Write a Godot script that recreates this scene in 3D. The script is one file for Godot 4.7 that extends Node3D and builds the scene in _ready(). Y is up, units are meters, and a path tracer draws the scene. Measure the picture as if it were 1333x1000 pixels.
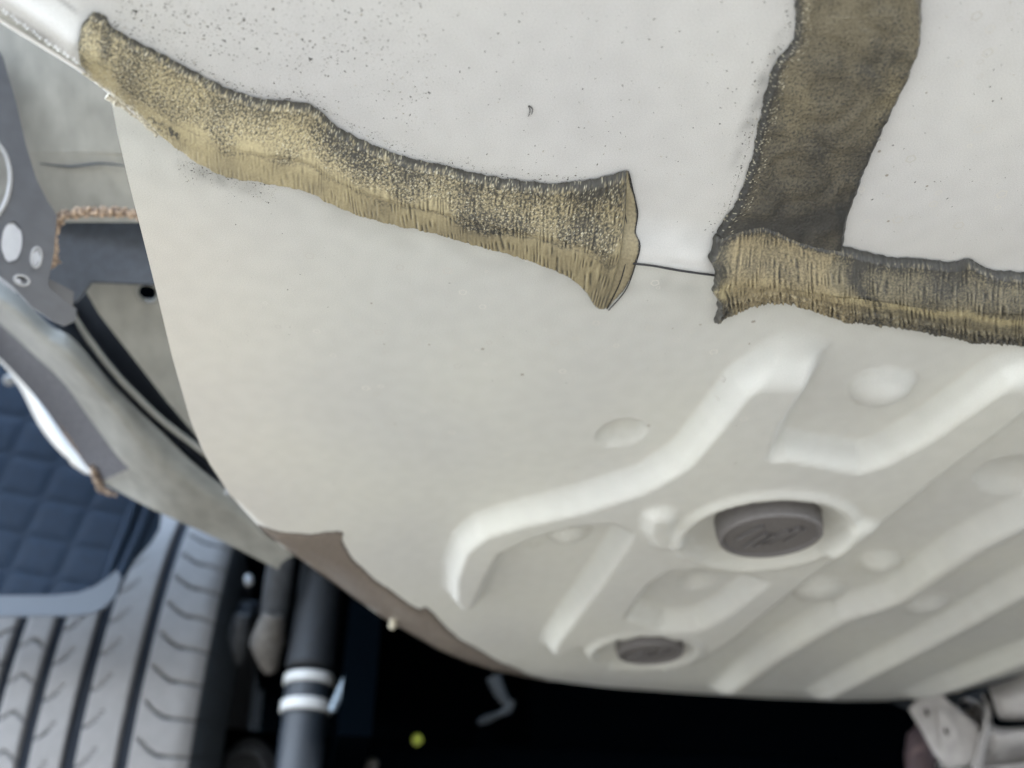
extends Node3D
# Underside of a raised car seen from behind and below. World: y up, metres, the slab of the yard at y = 0,
# the eye at y = EYE. Outlines were measured in the photograph and are set on surfaces at their own height or distance.

const F := 1200.0            # focal length in photograph pixels
const H := 0.22              # height of the floor panel over the eye
const EYE := 0.085
const YAW := 0.2             # the car stands turned by this round y
var sp := sin(deg_to_rad(34.0))
var cp := cos(deg_to_rad(34.0))
var nz := FastNoiseLite.new()
var cell := FastNoiseLite.new()
var rng := RandomNumberGenerator.new()
var M := {}
var names := {}

# ------------------------------------------------------------------ helpers
func ray(x: float, y: float) -> Vector3:
	var a := (x - 666.5) / F
	var b := (500.0 - y) / F
	return Vector3(a, b * cp + sp, b * sp - cp)

func at(x: float, y: float, d: float) -> Vector3:
	return ray(x, y) * d + Vector3(0, EYE, 0)

func onp(px: Vector2, p0: Vector3, n: Vector3) -> Vector3:
	var r := ray(px.x, px.y)
	var o := Vector3(0, EYE, 0)
	return o + r * ((p0 - o).dot(n) / r.dot(n))

func plan(x: float, y: float) -> Vector2:      # a point of the floor panel's plane
	var r := ray(x, y)
	return Vector2(r.x, r.z) * (H / r.y)

func lift(q: Vector2, h: float) -> Vector3:     # a point of the panel that bulges down by h
	return Vector3(q.x, H, q.y) * ((H - h) / H) + Vector3(0, EYE, 0)

func pts(a: Array) -> PackedVector2Array:
	var o := PackedVector2Array()
	for i in range(0, a.size(), 2):
		o.append(Vector2(a[i], a[i + 1]))
	return o

func plans(p: PackedVector2Array) -> PackedVector2Array:
	var o := PackedVector2Array()
	for v in p: o.append(plan(v.x, v.y))
	return o

func crop8(a: Array) -> PackedVector2Array:     # measured on an enlarged piece of the photograph
	var o := PackedVector2Array()
	for i in range(0, a.size(), 2):
		o.append(plan(560.0 + a[i] / 1.7245, 440.0 + a[i + 1] / 1.7245))
	return o

func sm(x: float) -> float:
	x = clampf(x, 0.0, 1.0)
	return x * x * (3.0 - 2.0 * x)

func dist_line(p: Vector2, l: PackedVector2Array, closed := false) -> float:
	var best := 1e9
	for i in range(l.size() if closed else l.size() - 1):
		var c := Geometry2D.get_closest_point_to_segment(p, l[i], l[(i + 1) % l.size()])
		best = minf(best, c.distance_squared_to(p))
	return sqrt(best)

func near_line(p: Vector2, l: PackedVector2Array) -> Vector2:
	var best := 1e9
	var o := p
	for i in range(l.size()):
		var c := Geometry2D.get_closest_point_to_segment(p, l[i], l[(i + 1) % l.size()])
		var d := c.distance_squared_to(p)
		if d < best:
			best = d; o = c
	return o

func smooth_line(l: PackedVector2Array, n: int) -> PackedVector2Array:
	var c := Curve2D.new()
	for i in l.size():
		var t := (l[mini(i + 1, l.size() - 1)] - l[maxi(i - 1, 0)]) * 0.17
		c.add_point(l[i], -t, t)
	c.bake_interval = c.get_baked_length() / 400.0
	var o := PackedVector2Array()
	var len := c.get_baked_length()
	for i in n: o.append(c.sample_baked(len * i / (n - 1.0)))
	return o

func numbered(called: String, parent: Node) -> String:
	var key := str(parent.get_instance_id()) + called
	names[key] = names.get(key, -1) + 1
	return called if names[key] == 0 else "%s_%03d" % [called, names[key]]

func thing(called: String, label: String, category: String, where := Vector3.ZERO, group := "") -> Node3D:
	var o := Node3D.new()
	o.name = numbered(called, self)
	add_child(o)
	o.position = where
	o.set_meta("label", label); o.set_meta("category", category)
	if group: o.set_meta("group", group)
	return o

func commit(parent: Node, called: String, v: PackedVector3Array, n: PackedVector3Array, c: PackedColorArray, idx: PackedInt32Array, mat: Material) -> MeshInstance3D:
	for k in range(0, idx.size(), 3):       # turn every face to its normal
		var a := v[idx[k]]
		if (v[idx[k + 1]] - a).cross(v[idx[k + 2]] - a).dot(n[idx[k]] + n[idx[k + 1]] + n[idx[k + 2]]) > 0.0:
			var t := idx[k + 1]; idx[k + 1] = idx[k + 2]; idx[k + 2] = t
	var arr := []
	arr.resize(Mesh.ARRAY_MAX)
	arr[Mesh.ARRAY_VERTEX] = v; arr[Mesh.ARRAY_NORMAL] = n; arr[Mesh.ARRAY_INDEX] = idx
	if c.size(): arr[Mesh.ARRAY_COLOR] = c
	var am := ArrayMesh.new()
	am.add_surface_from_arrays(Mesh.PRIMITIVE_TRIANGLES, arr)
	var o := MeshInstance3D.new()
	o.mesh = am; o.material_override = mat
	o.name = numbered(called, parent)
	parent.add_child(o, true)
	return o

# a grid of points (rows x cols) as a smooth sheet; local to parent
func grid_normals(v: PackedVector3Array, nr: int, nc: int, towards: Vector3) -> PackedVector3Array:
	var n := PackedVector3Array(); n.resize(v.size())
	for i in nr:
		var i0 := maxi(i - 1, 0) * nc
		var i1 := mini(i + 1, nr - 1) * nc
		for k in nc:
			var a := v[i1 + k] - v[i0 + k]
			var b := v[i * nc + mini(k + 1, nc - 1)] - v[i * nc + maxi(k - 1, 0)]
			var x := a.cross(b).normalized()
			n[i * nc + k] = x if x.dot(towards - v[i * nc + k]) > 0 else -x
	return n

func grid_index(nr: int, nc: int) -> PackedInt32Array:
	var idx := PackedInt32Array()
	for i in nr - 1:
		for k in nc - 1:
			var a := i * nc + k
			idx.append_array([a, a + 1, a + nc, a + 1, a + nc + 1, a + nc])
	return idx

func cr(a: Vector3, b: Vector3, c: Vector3, d: Vector3, t: float) -> Vector3:
	return a.cubic_interpolate(b, a, c, t) if false else b.cubic_interpolate(c, a, d, t)

func resample(l: Array, n: int) -> Array:
	var o := []
	for i in n:
		var u := i * (l.size() - 1.0) / (n - 1.0)
		var k := mini(int(u), l.size() - 2)
		o.append(cr(l[maxi(k - 1, 0)], l[k], l[k + 1], l[mini(k + 2, l.size() - 1)], u - k))
	return o

# pressed sheet of metal through rows of (x, y, distance), with a thickness behind it
func loft(parent: Node3D, called: String, rows: Array, mat: Material, thick := 0.0015, sub := 8, rough := 0.0) -> MeshInstance3D:
	var rr := []
	for r in rows:
		var l := []
		for p in r: l.append(at(p[0], p[1], p[2]) - parent.position)
		rr.append(resample(l, (l.size() - 1) * sub + 1))
	var nc: int = rr[0].size()
	var nr := (rr.size() - 1) * sub + 1
	var colsl := []
	for k in nc:
		var l := []
		for r in rr: l.append(r[k])
		colsl.append(resample(l, nr))
	var v := PackedVector3Array()
	for i in nr:
		for k in nc:
			var p: Vector3 = colsl[k][i]
			if rough > 0: p += Vector3(nz.get_noise_3d(p.x * 900, p.y * 900, p.z * 900), nz.get_noise_3d(p.y * 900, p.x * 900, 7), nz.get_noise_3d(p.z * 900, p.x * 900, 31)) * rough
			v.append(p)
	var eye := Vector3(0, EYE, 0) - parent.position
	var n := grid_normals(v, nr, nc, eye)
	var idx := grid_index(nr, nc)
	return shell(parent, called, v, n, idx, nr, nc, mat, thick)

func shell(parent: Node3D, called: String, v: PackedVector3Array, n: PackedVector3Array, idx: PackedInt32Array, nr: int, nc: int, mat: Material, thick: float) -> MeshInstance3D:
	var m := v.size()
	var v2 := v.duplicate(); var n2 := n.duplicate(); var id2 := idx.duplicate()
	for i in m:
		v2.append(v[i] - n[i] * thick); n2.append(-n[i])
	for i in idx: id2.append(i + m)
	var ring := []
	for k in nc: ring.append(k)
	for i in range(1, nr): ring.append(i * nc + nc - 1)
	for k in range(nc - 2, -1, -1): ring.append((nr - 1) * nc + k)
	for i in range(nr - 2, 0, -1): ring.append(i * nc)
	var mid := Vector3.ZERO
	for p in v: mid += p
	mid /= m
	for e in ring.size():
		var a: int = ring[e]; var b: int = ring[(e + 1) % ring.size()]
		var o := (v[b] - v[a]).cross(n[a]).normalized()
		if o.dot(v[a] - mid) < 0: o = -o
		var s := v2.size()
		v2.append_array([v[a], v[b], v[a] - n[a] * thick, v[b] - n[b] * thick])
		n2.append_array([o, o, o, o])
		id2.append_array([s, s + 1, s + 2, s + 1, s + 3, s + 2])
	return commit(parent, called, v2, n2, PackedColorArray(), id2, mat)

# a flat plate cut to an outline (photograph pixels) on a plane, with round holes
func plate(parent: Node3D, called: String, poly: PackedVector2Array, p0: Vector3, nn: Vector3, thick: float, mat: Material, holes := [], bevel := 0.0008) -> MeshInstance3D:
	nn = nn.normalized()
	if nn.dot(Vector3(0, EYE, 0) - p0) < 0: nn = -nn
	var ex := nn.cross(Vector3.UP if absf(nn.y) < 0.9 else Vector3.RIGHT).normalized()
	var ey := nn.cross(ex)
	var loops := []
	for l in [poly] + holes:
		var f := PackedVector2Array()
		for p in l:
			var w: Vector3 = onp(p, p0, nn) - p0
			f.append(Vector2(w.dot(ex), w.dot(ey)))
		loops.append(f)
	if Geometry2D.is_polygon_clockwise(loops[0]): loops[0].reverse()
	var flat: PackedVector2Array = loops[0].duplicate()
	for h in range(1, loops.size()):
		if not Geometry2D.is_polygon_clockwise(loops[h]): loops[h].reverse()
		var bi := 0; var bj := 0; var best := 1e9
		for i in flat.size():
			for j in loops[h].size():
				var d: float = flat[i].distance_squared_to(loops[h][j])
				if d < best: best = d; bi = i; bj = j
		var joined := PackedVector2Array()
		for i in range(0, bi + 1): joined.append(flat[i])
		for j in loops[h].size() + 1: joined.append(loops[h][(bj + j) % loops[h].size()] + (Vector2(1e-6, 1e-6) if j == loops[h].size() else Vector2.ZERO))
		for i in range(bi, flat.size()): joined.append(flat[i] + (Vector2(1e-6, 0) if i == bi else Vector2.ZERO))
		flat = joined
	var tri := Geometry2D.triangulate_polygon(flat)
	if tri.is_empty(): push_warning("no triangles for " + called)
	var v := PackedVector3Array(); var n := PackedVector3Array(); var idx := PackedInt32Array()
	for side in 2:
		var s := v.size()
		for p in flat:
			v.append(p0 + ex * p.x + ey * p.y - nn * (thick if side else 0.0) - parent.position)
			n.append(-nn if side else nn)
		for t in tri: idx.append(t + s)
	for l in loops:
		for i in l.size():
			var a: Vector2 = l[i]; var b: Vector2 = l[(i + 1) % l.size()]
			var o2 := (b - a).rotated(-PI / 2).normalized()
			var o := ex * o2.x + ey * o2.y
			var s := v.size()
			for q in [a, b]:
				var w: Vector3 = p0 + ex * q.x + ey * q.y - parent.position
				v.append_array([w, w - nn * bevel * 0.0 - nn * thick]); n.append_array([o, o])
			idx.append_array([s, s + 1, s + 2, s + 1, s + 3, s + 2])
	return commit(parent, called, v, n, PackedColorArray(), idx, mat)

func oval(x: float, y: float, a: float, b: float, tilt := 0.0, k := 28) -> PackedVector2Array:
	var o := PackedVector2Array()
	for i in k:
		o.append(Vector2(x, y) + (Vector2(cos(TAU * i / k) * a, sin(TAU * i / k) * b)).rotated(tilt))
	return o

# a round bar along world points, radius per point
func bar(parent: Node3D, called: String, line: Array, radii: Array, mat: Material, sides := 20, caps := true, sub := 6) -> MeshInstance3D:
	var l: Array = line
	var rad: Array = radii
	if line.size() > 2 and sub > 1:
		l = resample(line, (line.size() - 1) * sub + 1)
		rad = []
		for i in l.size():
			var u := i / float(sub)
			var k := mini(int(u), radii.size() - 2)
			rad.append(lerpf(radii[k], radii[k + 1], u - k))
	var v := PackedVector3Array(); var n := PackedVector3Array(); var idx := PackedInt32Array()
	var ref := Vector3(0.31, 0.2, 0.93)
	for i in l.size():
		var t: Vector3 = (l[mini(i + 1, l.size() - 1)] - l[maxi(i - 1, 0)]).normalized()
		var ex := t.cross(ref).normalized()
		var ey := t.cross(ex)
		for k in sides:
			var o := ex * cos(TAU * k / sides) + ey * sin(TAU * k / sides)
			v.append(l[i] + o * rad[i] - parent.position); n.append(o)
	for i in l.size() - 1:
		for k in sides:
			var a := i * sides + k; var b := i * sides + (k + 1) % sides
			idx.append_array([a, b, a + sides, b, b + sides, a + sides])
	if caps:
		for e in [0, l.size() - 1]:
			var t: Vector3 = (l[1] - l[0] if e == 0 else l[e - 1] - l[e]).normalized() * -1.0
			var s := v.size()
			for k in sides: v.append(v[e * sides + k]); n.append(t)
			v.append(l[e] - parent.position); n.append(t)
			for k in sides: idx.append_array([s + k, s + (k + 1) % sides, s + sides])
	return commit(parent, called, v, n, PackedColorArray(), idx, mat)

# stacked rings round an axis: profile of (distance along, radius)
func lathe(parent: Node3D, called: String, base: Vector3, axis: Vector3, prof: Array, mat: Material, sides := 40) -> MeshInstance3D:
	var ex := axis.cross(Vector3(0.3, 0.1, 0.9)).normalized()
	var ey := axis.cross(ex)
	var v := PackedVector3Array(); var n := PackedVector3Array(); var idx := PackedInt32Array()
	for i in prof.size() - 1:
		var a: Vector2 = prof[i]; var b: Vector2 = prof[i + 1]
		var d := (b - a).normalized()
		var s := v.size()
		for q in [a, b]:
			for k in sides:
				var o := ex * cos(TAU * k / sides) + ey * sin(TAU * k / sides)
				v.append(base + axis * q.x + o * q.y - parent.position)
				n.append((o * d.x - axis * d.y).normalized())
		for k in sides:
			var e := s + k; var f := s + (k + 1) % sides
			idx.append_array([e, f, e + sides, f, f + sides, e + sides])
	return commit(parent, called, v, n, PackedColorArray(), idx, mat)

func slab(parent: Node3D, called: String, centre: Vector3, size: Vector3, mat: Material, turn := 0.0) -> MeshInstance3D:
	var o := MeshInstance3D.new()
	var b := BoxMesh.new(); b.size = size
	o.mesh = b; o.material_override = mat
	o.name = numbered(called, parent)
	parent.add_child(o, true)
	o.position = centre - (parent.position if parent != self else Vector3.ZERO)
	o.rotation.y = turn
	return o

func noise_tex(freq: float, normal := false, strength := 4.0, sd := 1, ramp = null, octaves := 4) -> NoiseTexture2D:
	var t := NoiseTexture2D.new()
	var f := FastNoiseLite.new()
	f.noise_type = FastNoiseLite.TYPE_SIMPLEX_SMOOTH; f.frequency = freq; f.seed = sd; f.fractal_octaves = octaves
	t.noise = f; t.width = 512; t.height = 512; t.seamless = true
	if normal: t.as_normal_map = true; t.bump_strength = strength
	if ramp:
		var g := Gradient.new()
		g.offsets = PackedFloat32Array([0.25, 0.75]); g.colors = PackedColorArray(ramp)
		t.color_ramp = g
	return t

func mat(called: String, c: Color, rough: float, grain := 0.0, spec := 0.5, tile := 12.0) -> StandardMaterial3D:
	var m := StandardMaterial3D.new()
	m.resource_name = called
	m.albedo_color = c.linear_to_srgb(); m.roughness = rough; m.metallic_specular = spec
	if grain > 0:
		var lo := 1.0 - grain
		m.albedo_texture = noise_tex(0.02, false, 1.0, called.hash() % 1000, [Color(lo, lo, lo), Color(1, 1, 1)])
		m.uv1_triplanar = true; m.uv1_world_triplanar = true; m.uv1_scale = Vector3.ONE * tile
	M[called] = m
	return m

# ------------------------------------------------------------------ the floor panel's shape
var outline: PackedVector2Array
var inner: PackedVector2Array
var plateau: PackedVector2Array
var pocket: PackedVector2Array
var seam: PackedVector2Array
var roll: PackedVector2Array
var ridges := []
var domes := []
var dishes := []

func shape_data() -> void:
	outline = plans(pts([-260, -130, 0, 24, 60, 61, 105, 89, 132, 110, 141, 121, 138, 126, 146, 137, 152, 170, 167, 235, 186, 310, 206, 390, 224, 465, 247, 545, 259, 576, 272, 603, 300, 645, 318, 665, 335, 683, 360, 706, 420, 748, 460, 777, 500, 805, 570, 845, 605, 860, 640, 872, 700, 884, 800, 896, 900, 903, 1000, 909, 1100, 913, 1190, 912, 1250, 901, 1333, 876, 1480, 830, 1700, 740, 1700, -330, -260, -330]))
	inner = plans(pts([-260, -240, 160, -60, 300, 250, 330, 500, 480, 640, 700, 790, 1180, 820, 1600, 650, 1600, -300]))
	seam = plans(pts([-200, -90, 0, 12, 60, 55, 135, 105, 190, 150, 240, 185, 330, 205, 430, 235, 520, 270, 600, 292, 700, 318, 830, 342, 925, 357, 1000, 366, 1100, 385, 1200, 396, 1333, 408, 1700, 440]))
	roll = plans(pts([-260, -170, -60, -42, 20, 8, 62, 36, 92, 58]))
	plateau = crop8([800, 15, 690, 98, 630, 178, 565, 258, 480, 312, 330, 362, 200, 392, 112, 420, 66, 460, 46, 520, 46, 575, 70, 602, 105, 592, 132, 530, 165, 468, 230, 438, 320, 410, 400, 404, 438, 420, 430, 440, 372, 530, 272, 668, 264, 696, 296, 708, 332, 684, 352, 704, 420, 734, 520, 736, 600, 716, 650, 690, 700, 650, 880, 504, 1000, 412, 1150, 290, 1340, 145, 1600, -40, 1560, -60, 1420, 10, 1280, 72, 1100, 200, 1010, 250, 960, 266, 800, 236, 772, 240, 800, 168, 858, 80, 884, 38, 850, 10])
	pocket = crop8([448, 606, 500, 535, 540, 510, 600, 506, 690, 516, 742, 530, 660, 596, 600, 630, 520, 632])
	# crest line, half width, height
	ridges = [
		[crop8([652, 784, 760, 706, 850, 648, 930, 600, 1000, 576, 1060, 550, 1130, 496, 1220, 436, 1340, 372, 1700, 190]), 0.0125, 0.0075],
		[crop8([868, 792, 985, 728, 1100, 668, 1220, 600, 1340, 530, 1700, 330]), 0.0125, 0.0075],
		[crop8([1072, 803, 1200, 748, 1340, 690, 1700, 545]), 0.0125, 0.0075],
		[crop8([515, 372, 512, 400, 530, 428]), 0.012, 0.003],
		[crop8([905, 440, 945, 412, 960, 400]), 0.012, 0.0028],
	]
	# name, centre, radius, height (px of the photograph)
	for d in [["boss", 1152, 511, 42, 0.006], ["boss", 740, 699, 30, 0.0055], ["boss", 1146, 736, 27, 0.005], ["boss", 1066, 774, 34, 0.005], ["boss", 1205, 787, 30, 0.004], ["boss", 694, 716, 7, 0.0012],
			["dimple", 809, 572, 33, -0.0055], ["dimple", 1318, 624, 44, -0.006], ["dimple", 908, 764, 25, -0.0045]]:
		var c := plan(d[1], d[2])
		domes.append([d[0], c, plan(d[1] + d[3], d[2]).distance_to(plan(d[1] - d[3], d[2])) / 2.0, d[4]])
	for d in [[993, 681, 106, 67, 0.0075], [838, 838, 68, 45, 0.006]]:
		dishes.append([plan(d[0], d[1]), plan(d[0] + d[2], d[1]).distance_to(plan(d[0] - d[2], d[1])) / 2.0, plan(d[0] + d[3], d[1]).distance_to(plan(d[0] - d[3], d[1])) / 2.0, d[4]])

var found := ""
var bridged := false     # sealer spans the joint between the sheets
var feature := 0.0      # how far the pressed features stand out at the last point asked for
func surf(q: Vector2, extra := 0.0, fillet := true) -> Vector3:
	var h := height(q, fillet)
	var f := feature
	return lift(q, h - f) - Vector3(0, f + extra, 0)

func height(q: Vector2, fillet := true) -> float:
	var h := 0.0
	feature = 0.0
	found = "well_sheet"
	var ds := 0.0
	if q.y > -0.36:
		# the rear sheet rises behind the seam in a pressed step
		var above := seam_side(q)
		if above > 0:
			found = "rear_sheet"
			h -= 0.0075 * sm(above / 0.026) + (0.0 if bridged else 0.0007 * sm(above / 0.0018))
			var df := dist_line(q, roll)
			if df < 0.0125: h += 0.0038 * sm(1.0 - df / 0.0125)
			h -= 0.0012 * sin(q.x * 21.0 + 1.0) * sm((above - 0.02) / 0.03)
	if q.y < -0.2 and q.x > -0.06 and found == "well_sheet":
		var h0 := h
		h = 0.0
		var sd := dist_line(q, plateau, true)
		if not Geometry2D.is_point_in_polygon(q, plateau): sd = -sd
		var sk := dist_line(q, pocket, true)
		if Geometry2D.is_point_in_polygon(q, pocket): sk = -sk
		sd = minf(sd, sk)
		var level := sm(sd / 0.0110 + 0.5)
		h += 0.0120 * level
		if level > 0.02: found = "raised_pressing"
		for r in ridges:
			var d := dist_line(q, r[0])
			if d < r[1]:
				h += 1.6 * r[2] * sm((1.0 - d / r[1]) * 1.25)
				if r[2] > 0.005: found = "rib"
		for c in dishes:
			var d := q.distance_to(c[0])
			if d < c[1] * 1.15:
				h -= (c[3] + 0.0) * (1.0 - sm((d - c[2] * 1.0) / (c[1] * 1.04 - c[2])))
				h += 0.0028 * sm(1.0 - absf(d - c[1] * 1.02) / (c[1] * 0.16))
				if d < c[1]: found = "drain_dish"
		for b in domes:
			var d: float = q.distance_to(b[1]) / b[2]
			if d < 1.2:
				h += 1.3 * b[3] * (pow(maxf(1.0 - d * d, 0.0), 0.75))
				if d < 1.0: found = b[0]
		h *= sm((-q.y - 0.290) / 0.034)
		if q.y < -0.58:
			h *= sm((dist_line(q, outline, true) - 0.004) / 0.045)
		feature = h - 0.0055 * sm(1.0 + sd / 0.07)
		h += h0
	# slow unevenness of the sheet
	h += 0.0009 * nz.get_noise_2d(q.x * 100.0, q.y * 100.0) + 0.00010 * nz.get_noise_2d(q.x * 660.0 + 50.0, q.y * 660.0)
	if fillet and not Geometry2D.is_point_in_polygon(q, inner):
		var d := dist_line(q, outline, true)
		var R := 0.0006 + 0.027 * sm((-q.y - 0.42) / 0.16)
		if R > 0.0012 and d < R: h -= (R - sqrt(maxf(R * R - (R - d) * (R - d), 0.0))) * 0.8
	return h

func seam_side(q: Vector2) -> float:
	var best := 1e9
	var s := 1.0
	for i in seam.size() - 1:
		var a := seam[i]; var b := seam[i + 1]
		var c := Geometry2D.get_closest_point_to_segment(q, a, b)
		var d := c.distance_squared_to(q)
		if d < best:
			best = d
			s = signf((b - a).cross(q - a))
	return sqrt(best) * s

func floor_panel() -> Node3D:
	var t := thing("floor_panel", "pale grey painted car floor panel, pressed with ribs and sealed along its seams", "car floor panel", Vector3(0.1, EYE + H, -0.35))
	var xs := []; var ys := []
	var x := -260.0
	while x < 1700.0:
		xs.append(x); x += 4.0 if x > -40 and x < 1380 else 16.0
	var y := -330.0
	while y < 925.0:
		ys.append(y); y += 4.0 if y > -30 else 15.0
	var nc := xs.size(); var nr := ys.size()
	var q := PackedVector2Array(); var ins := PackedByteArray()
	for i in nr:
		for k in nc:
			var p := plan(xs[k], ys[i])
			q.append(p); ins.append(1 if Geometry2D.is_point_in_polygon(p, inner) or Geometry2D.is_point_in_polygon(p, outline) else 0)
	var used := PackedByteArray(); used.resize(q.size())
	for i in nr - 1:
		for k in nc - 1:
			var a := i * nc + k
			if ins[a] or ins[a + 1] or ins[a + nc] or ins[a + nc + 1]:
				for b in [a, a + 1, a + nc, a + nc + 1]: used[b] = 1
	var v := PackedVector3Array(); v.resize(q.size())
	var ids := []; ids.resize(q.size())
	for i in q.size():
		if not used[i]: continue
		var p := q[i]
		if not ins[i]: p = near_line(p, outline); q[i] = p
		v[i] = surf(p) - t.position
		ids[i] = found
	var n := PackedVector3Array(); n.resize(q.size())
	var c := PackedColorArray(); c.resize(q.size())
	for i in nr:
		for k in nc:
			var e := i * nc + k
			if not used[e]: continue
			var l := e - 1 if k > 0 and used[e - 1] else e
			var r := e + 1 if k < nc - 1 and used[e + 1] else e
			var u := e - nc if i > 0 and used[e - nc] else e
			var d := e + nc if i < nr - 1 and used[e + nc] else e
			var m := (v[r] - v[l]).cross(v[d] - v[u]).normalized()
			if m == Vector3.ZERO: m = Vector3.DOWN
			n[e] = m if m.y < 0 else -m
			c[e] = paint(q[e], xs[k], ys[i])
	# one mesh per pressed part: pieces that touch share a colour of the flood fill
	var part := PackedInt32Array(); part.resize(q.size()); part.fill(-1)
	var kinds := []
	for e in q.size():
		if not used[e] or part[e] >= 0: continue
		var stack := [e]; part[e] = kinds.size(); kinds.append(ids[e])
		while stack.size():
			var s: int = stack.pop_back()
			for o in [s - 1, s + 1, s - nc, s + nc]:
				if o >= 0 and o < q.size() and used[o] and part[o] < 0 and ids[o] == ids[s]:
					part[o] = part[s]; stack.append(o)
	var idx := {}
	for i in nr - 1:
		for k in nc - 1:
			var a := i * nc + k
			if not (ins[a] or ins[a + 1] or ins[a + nc] or ins[a + nc + 1]): continue
			var g := part[a]
			if not idx.has(g): idx[g] = PackedInt32Array()
			idx[g].append_array([a, a + 1, a + nc, a + 1, a + nc + 1, a + nc])
	var small := PackedInt32Array()
	var big := {}
	for g in idx:
		if idx[g].size() < 120:
			small.append_array(idx[g])
		else:
			big[g] = idx[g]
	for g in big:
		var src: PackedInt32Array = big[g]
		if kinds[g] == "well_sheet" and small.size():
			src.append_array(small); small = PackedInt32Array()
		var remap := {}
		var vv := PackedVector3Array(); var vn := PackedVector3Array(); var vc := PackedColorArray(); var vi := PackedInt32Array()
		for e in src:
			if not remap.has(e):
				remap[e] = vv.size(); vv.append(v[e]); vn.append(n[e]); vc.append(c[e])
			vi.append(remap[e])
		commit(t, kinds[g], vv, vn, vc, vi, M.paint)
	# the turned-up side of the pan
	var sv := PackedVector3Array(); var sn := PackedVector3Array(); var si := PackedInt32Array()
	for i in range(0, outline.size() - 4):
		for p in [outline[i], outline[i + 1]]:
			var w := surf(p) - t.position
			var o := (outline[i + 1] - outline[i]).rotated(PI / 2).normalized()
			if Geometry2D.is_point_in_polygon((outline[i] + outline[i + 1]) * 0.5 + o * 0.0005, outline): o = -o
			var o3 := Vector3(o.x, 0, o.y)
			sv.append(w); sv.append(w + Vector3(0, 0.07, 0) - o3 * 0.035)
			sn.append(o3); sn.append(o3)
		var s := sv.size() - 4
		si.append_array([s, s + 1, s + 2, s + 1, s + 3, s + 2])
	commit(t, "side_wall", sv, sn, PackedColorArray(), si, M.paint_plain)
	return t

func paint(q: Vector2, x: float, y: float) -> Color:
	var base := Color(0.640, 0.642, 0.600)
	var warm := sm((560.0 - x) / 500.0) * sm((y - 150.0) / 200.0)  # left side lighter and warmer: light from that side put into the paint
	base = base.lerp(Color(0.72, 0.675, 0.605), warm * 0.8)
	if seam_side(q) > 0: base = Color(0.675, 0.67, 0.65)
	var m := nz.get_noise_2d(q.x * 300.0, q.y * 300.0)
	var f := 1.0 + 0.05 * m + 0.028 * nz.get_noise_2d(q.x * 3000.0, q.y * 3000.0)
	# dust and soot that settled along the seams
	var d := absf(seam_side(q))
	f *= 1.0 - 0.10 * sm(1.0 - absf(d - 0.012) / 0.014) * (0.5 + 0.9 * nz.get_noise_2d(q.x * 2000.0, q.y * 2000.0 + 9.0))
	var smear := sm(1.0 - Vector2((x - 285.0) / 70.0, (y - 232.0 - (x - 285.0) * 0.32) / 16.0).length()) * 0.45
	smear += sm(1.0 - Vector2((x - 40.0) / 70.0, (y - 38.0 - (x - 40.0) * 0.62) / 11.0).length()) * 0.6
	smear += sm(1.0 - Vector2((x - 985.0 + (y - 130.0) * 0.36) / 16.0, (y - 130.0) / 130.0).length()) * 0.45
	smear += sm(1.0 - Vector2((x - 880.0) / 70.0, (y - 370.0) / 24.0).length()) * 0.08
	smear += sm(1.0 - Vector2((x - 92.0 - (y - 10.0) * 1.3) / 9.0, (y - 8.0) / 26.0).length()) * 0.6
	f *= 1.0 - clampf(smear, 0.0, 0.8) * (0.7 + 0.6 * nz.get_noise_2d(q.x * 4000.0, q.y * 4000.0))
	return Color(base.r * f, base.g * f, base.b * f * (1.0 - 0.02 * m))

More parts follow.
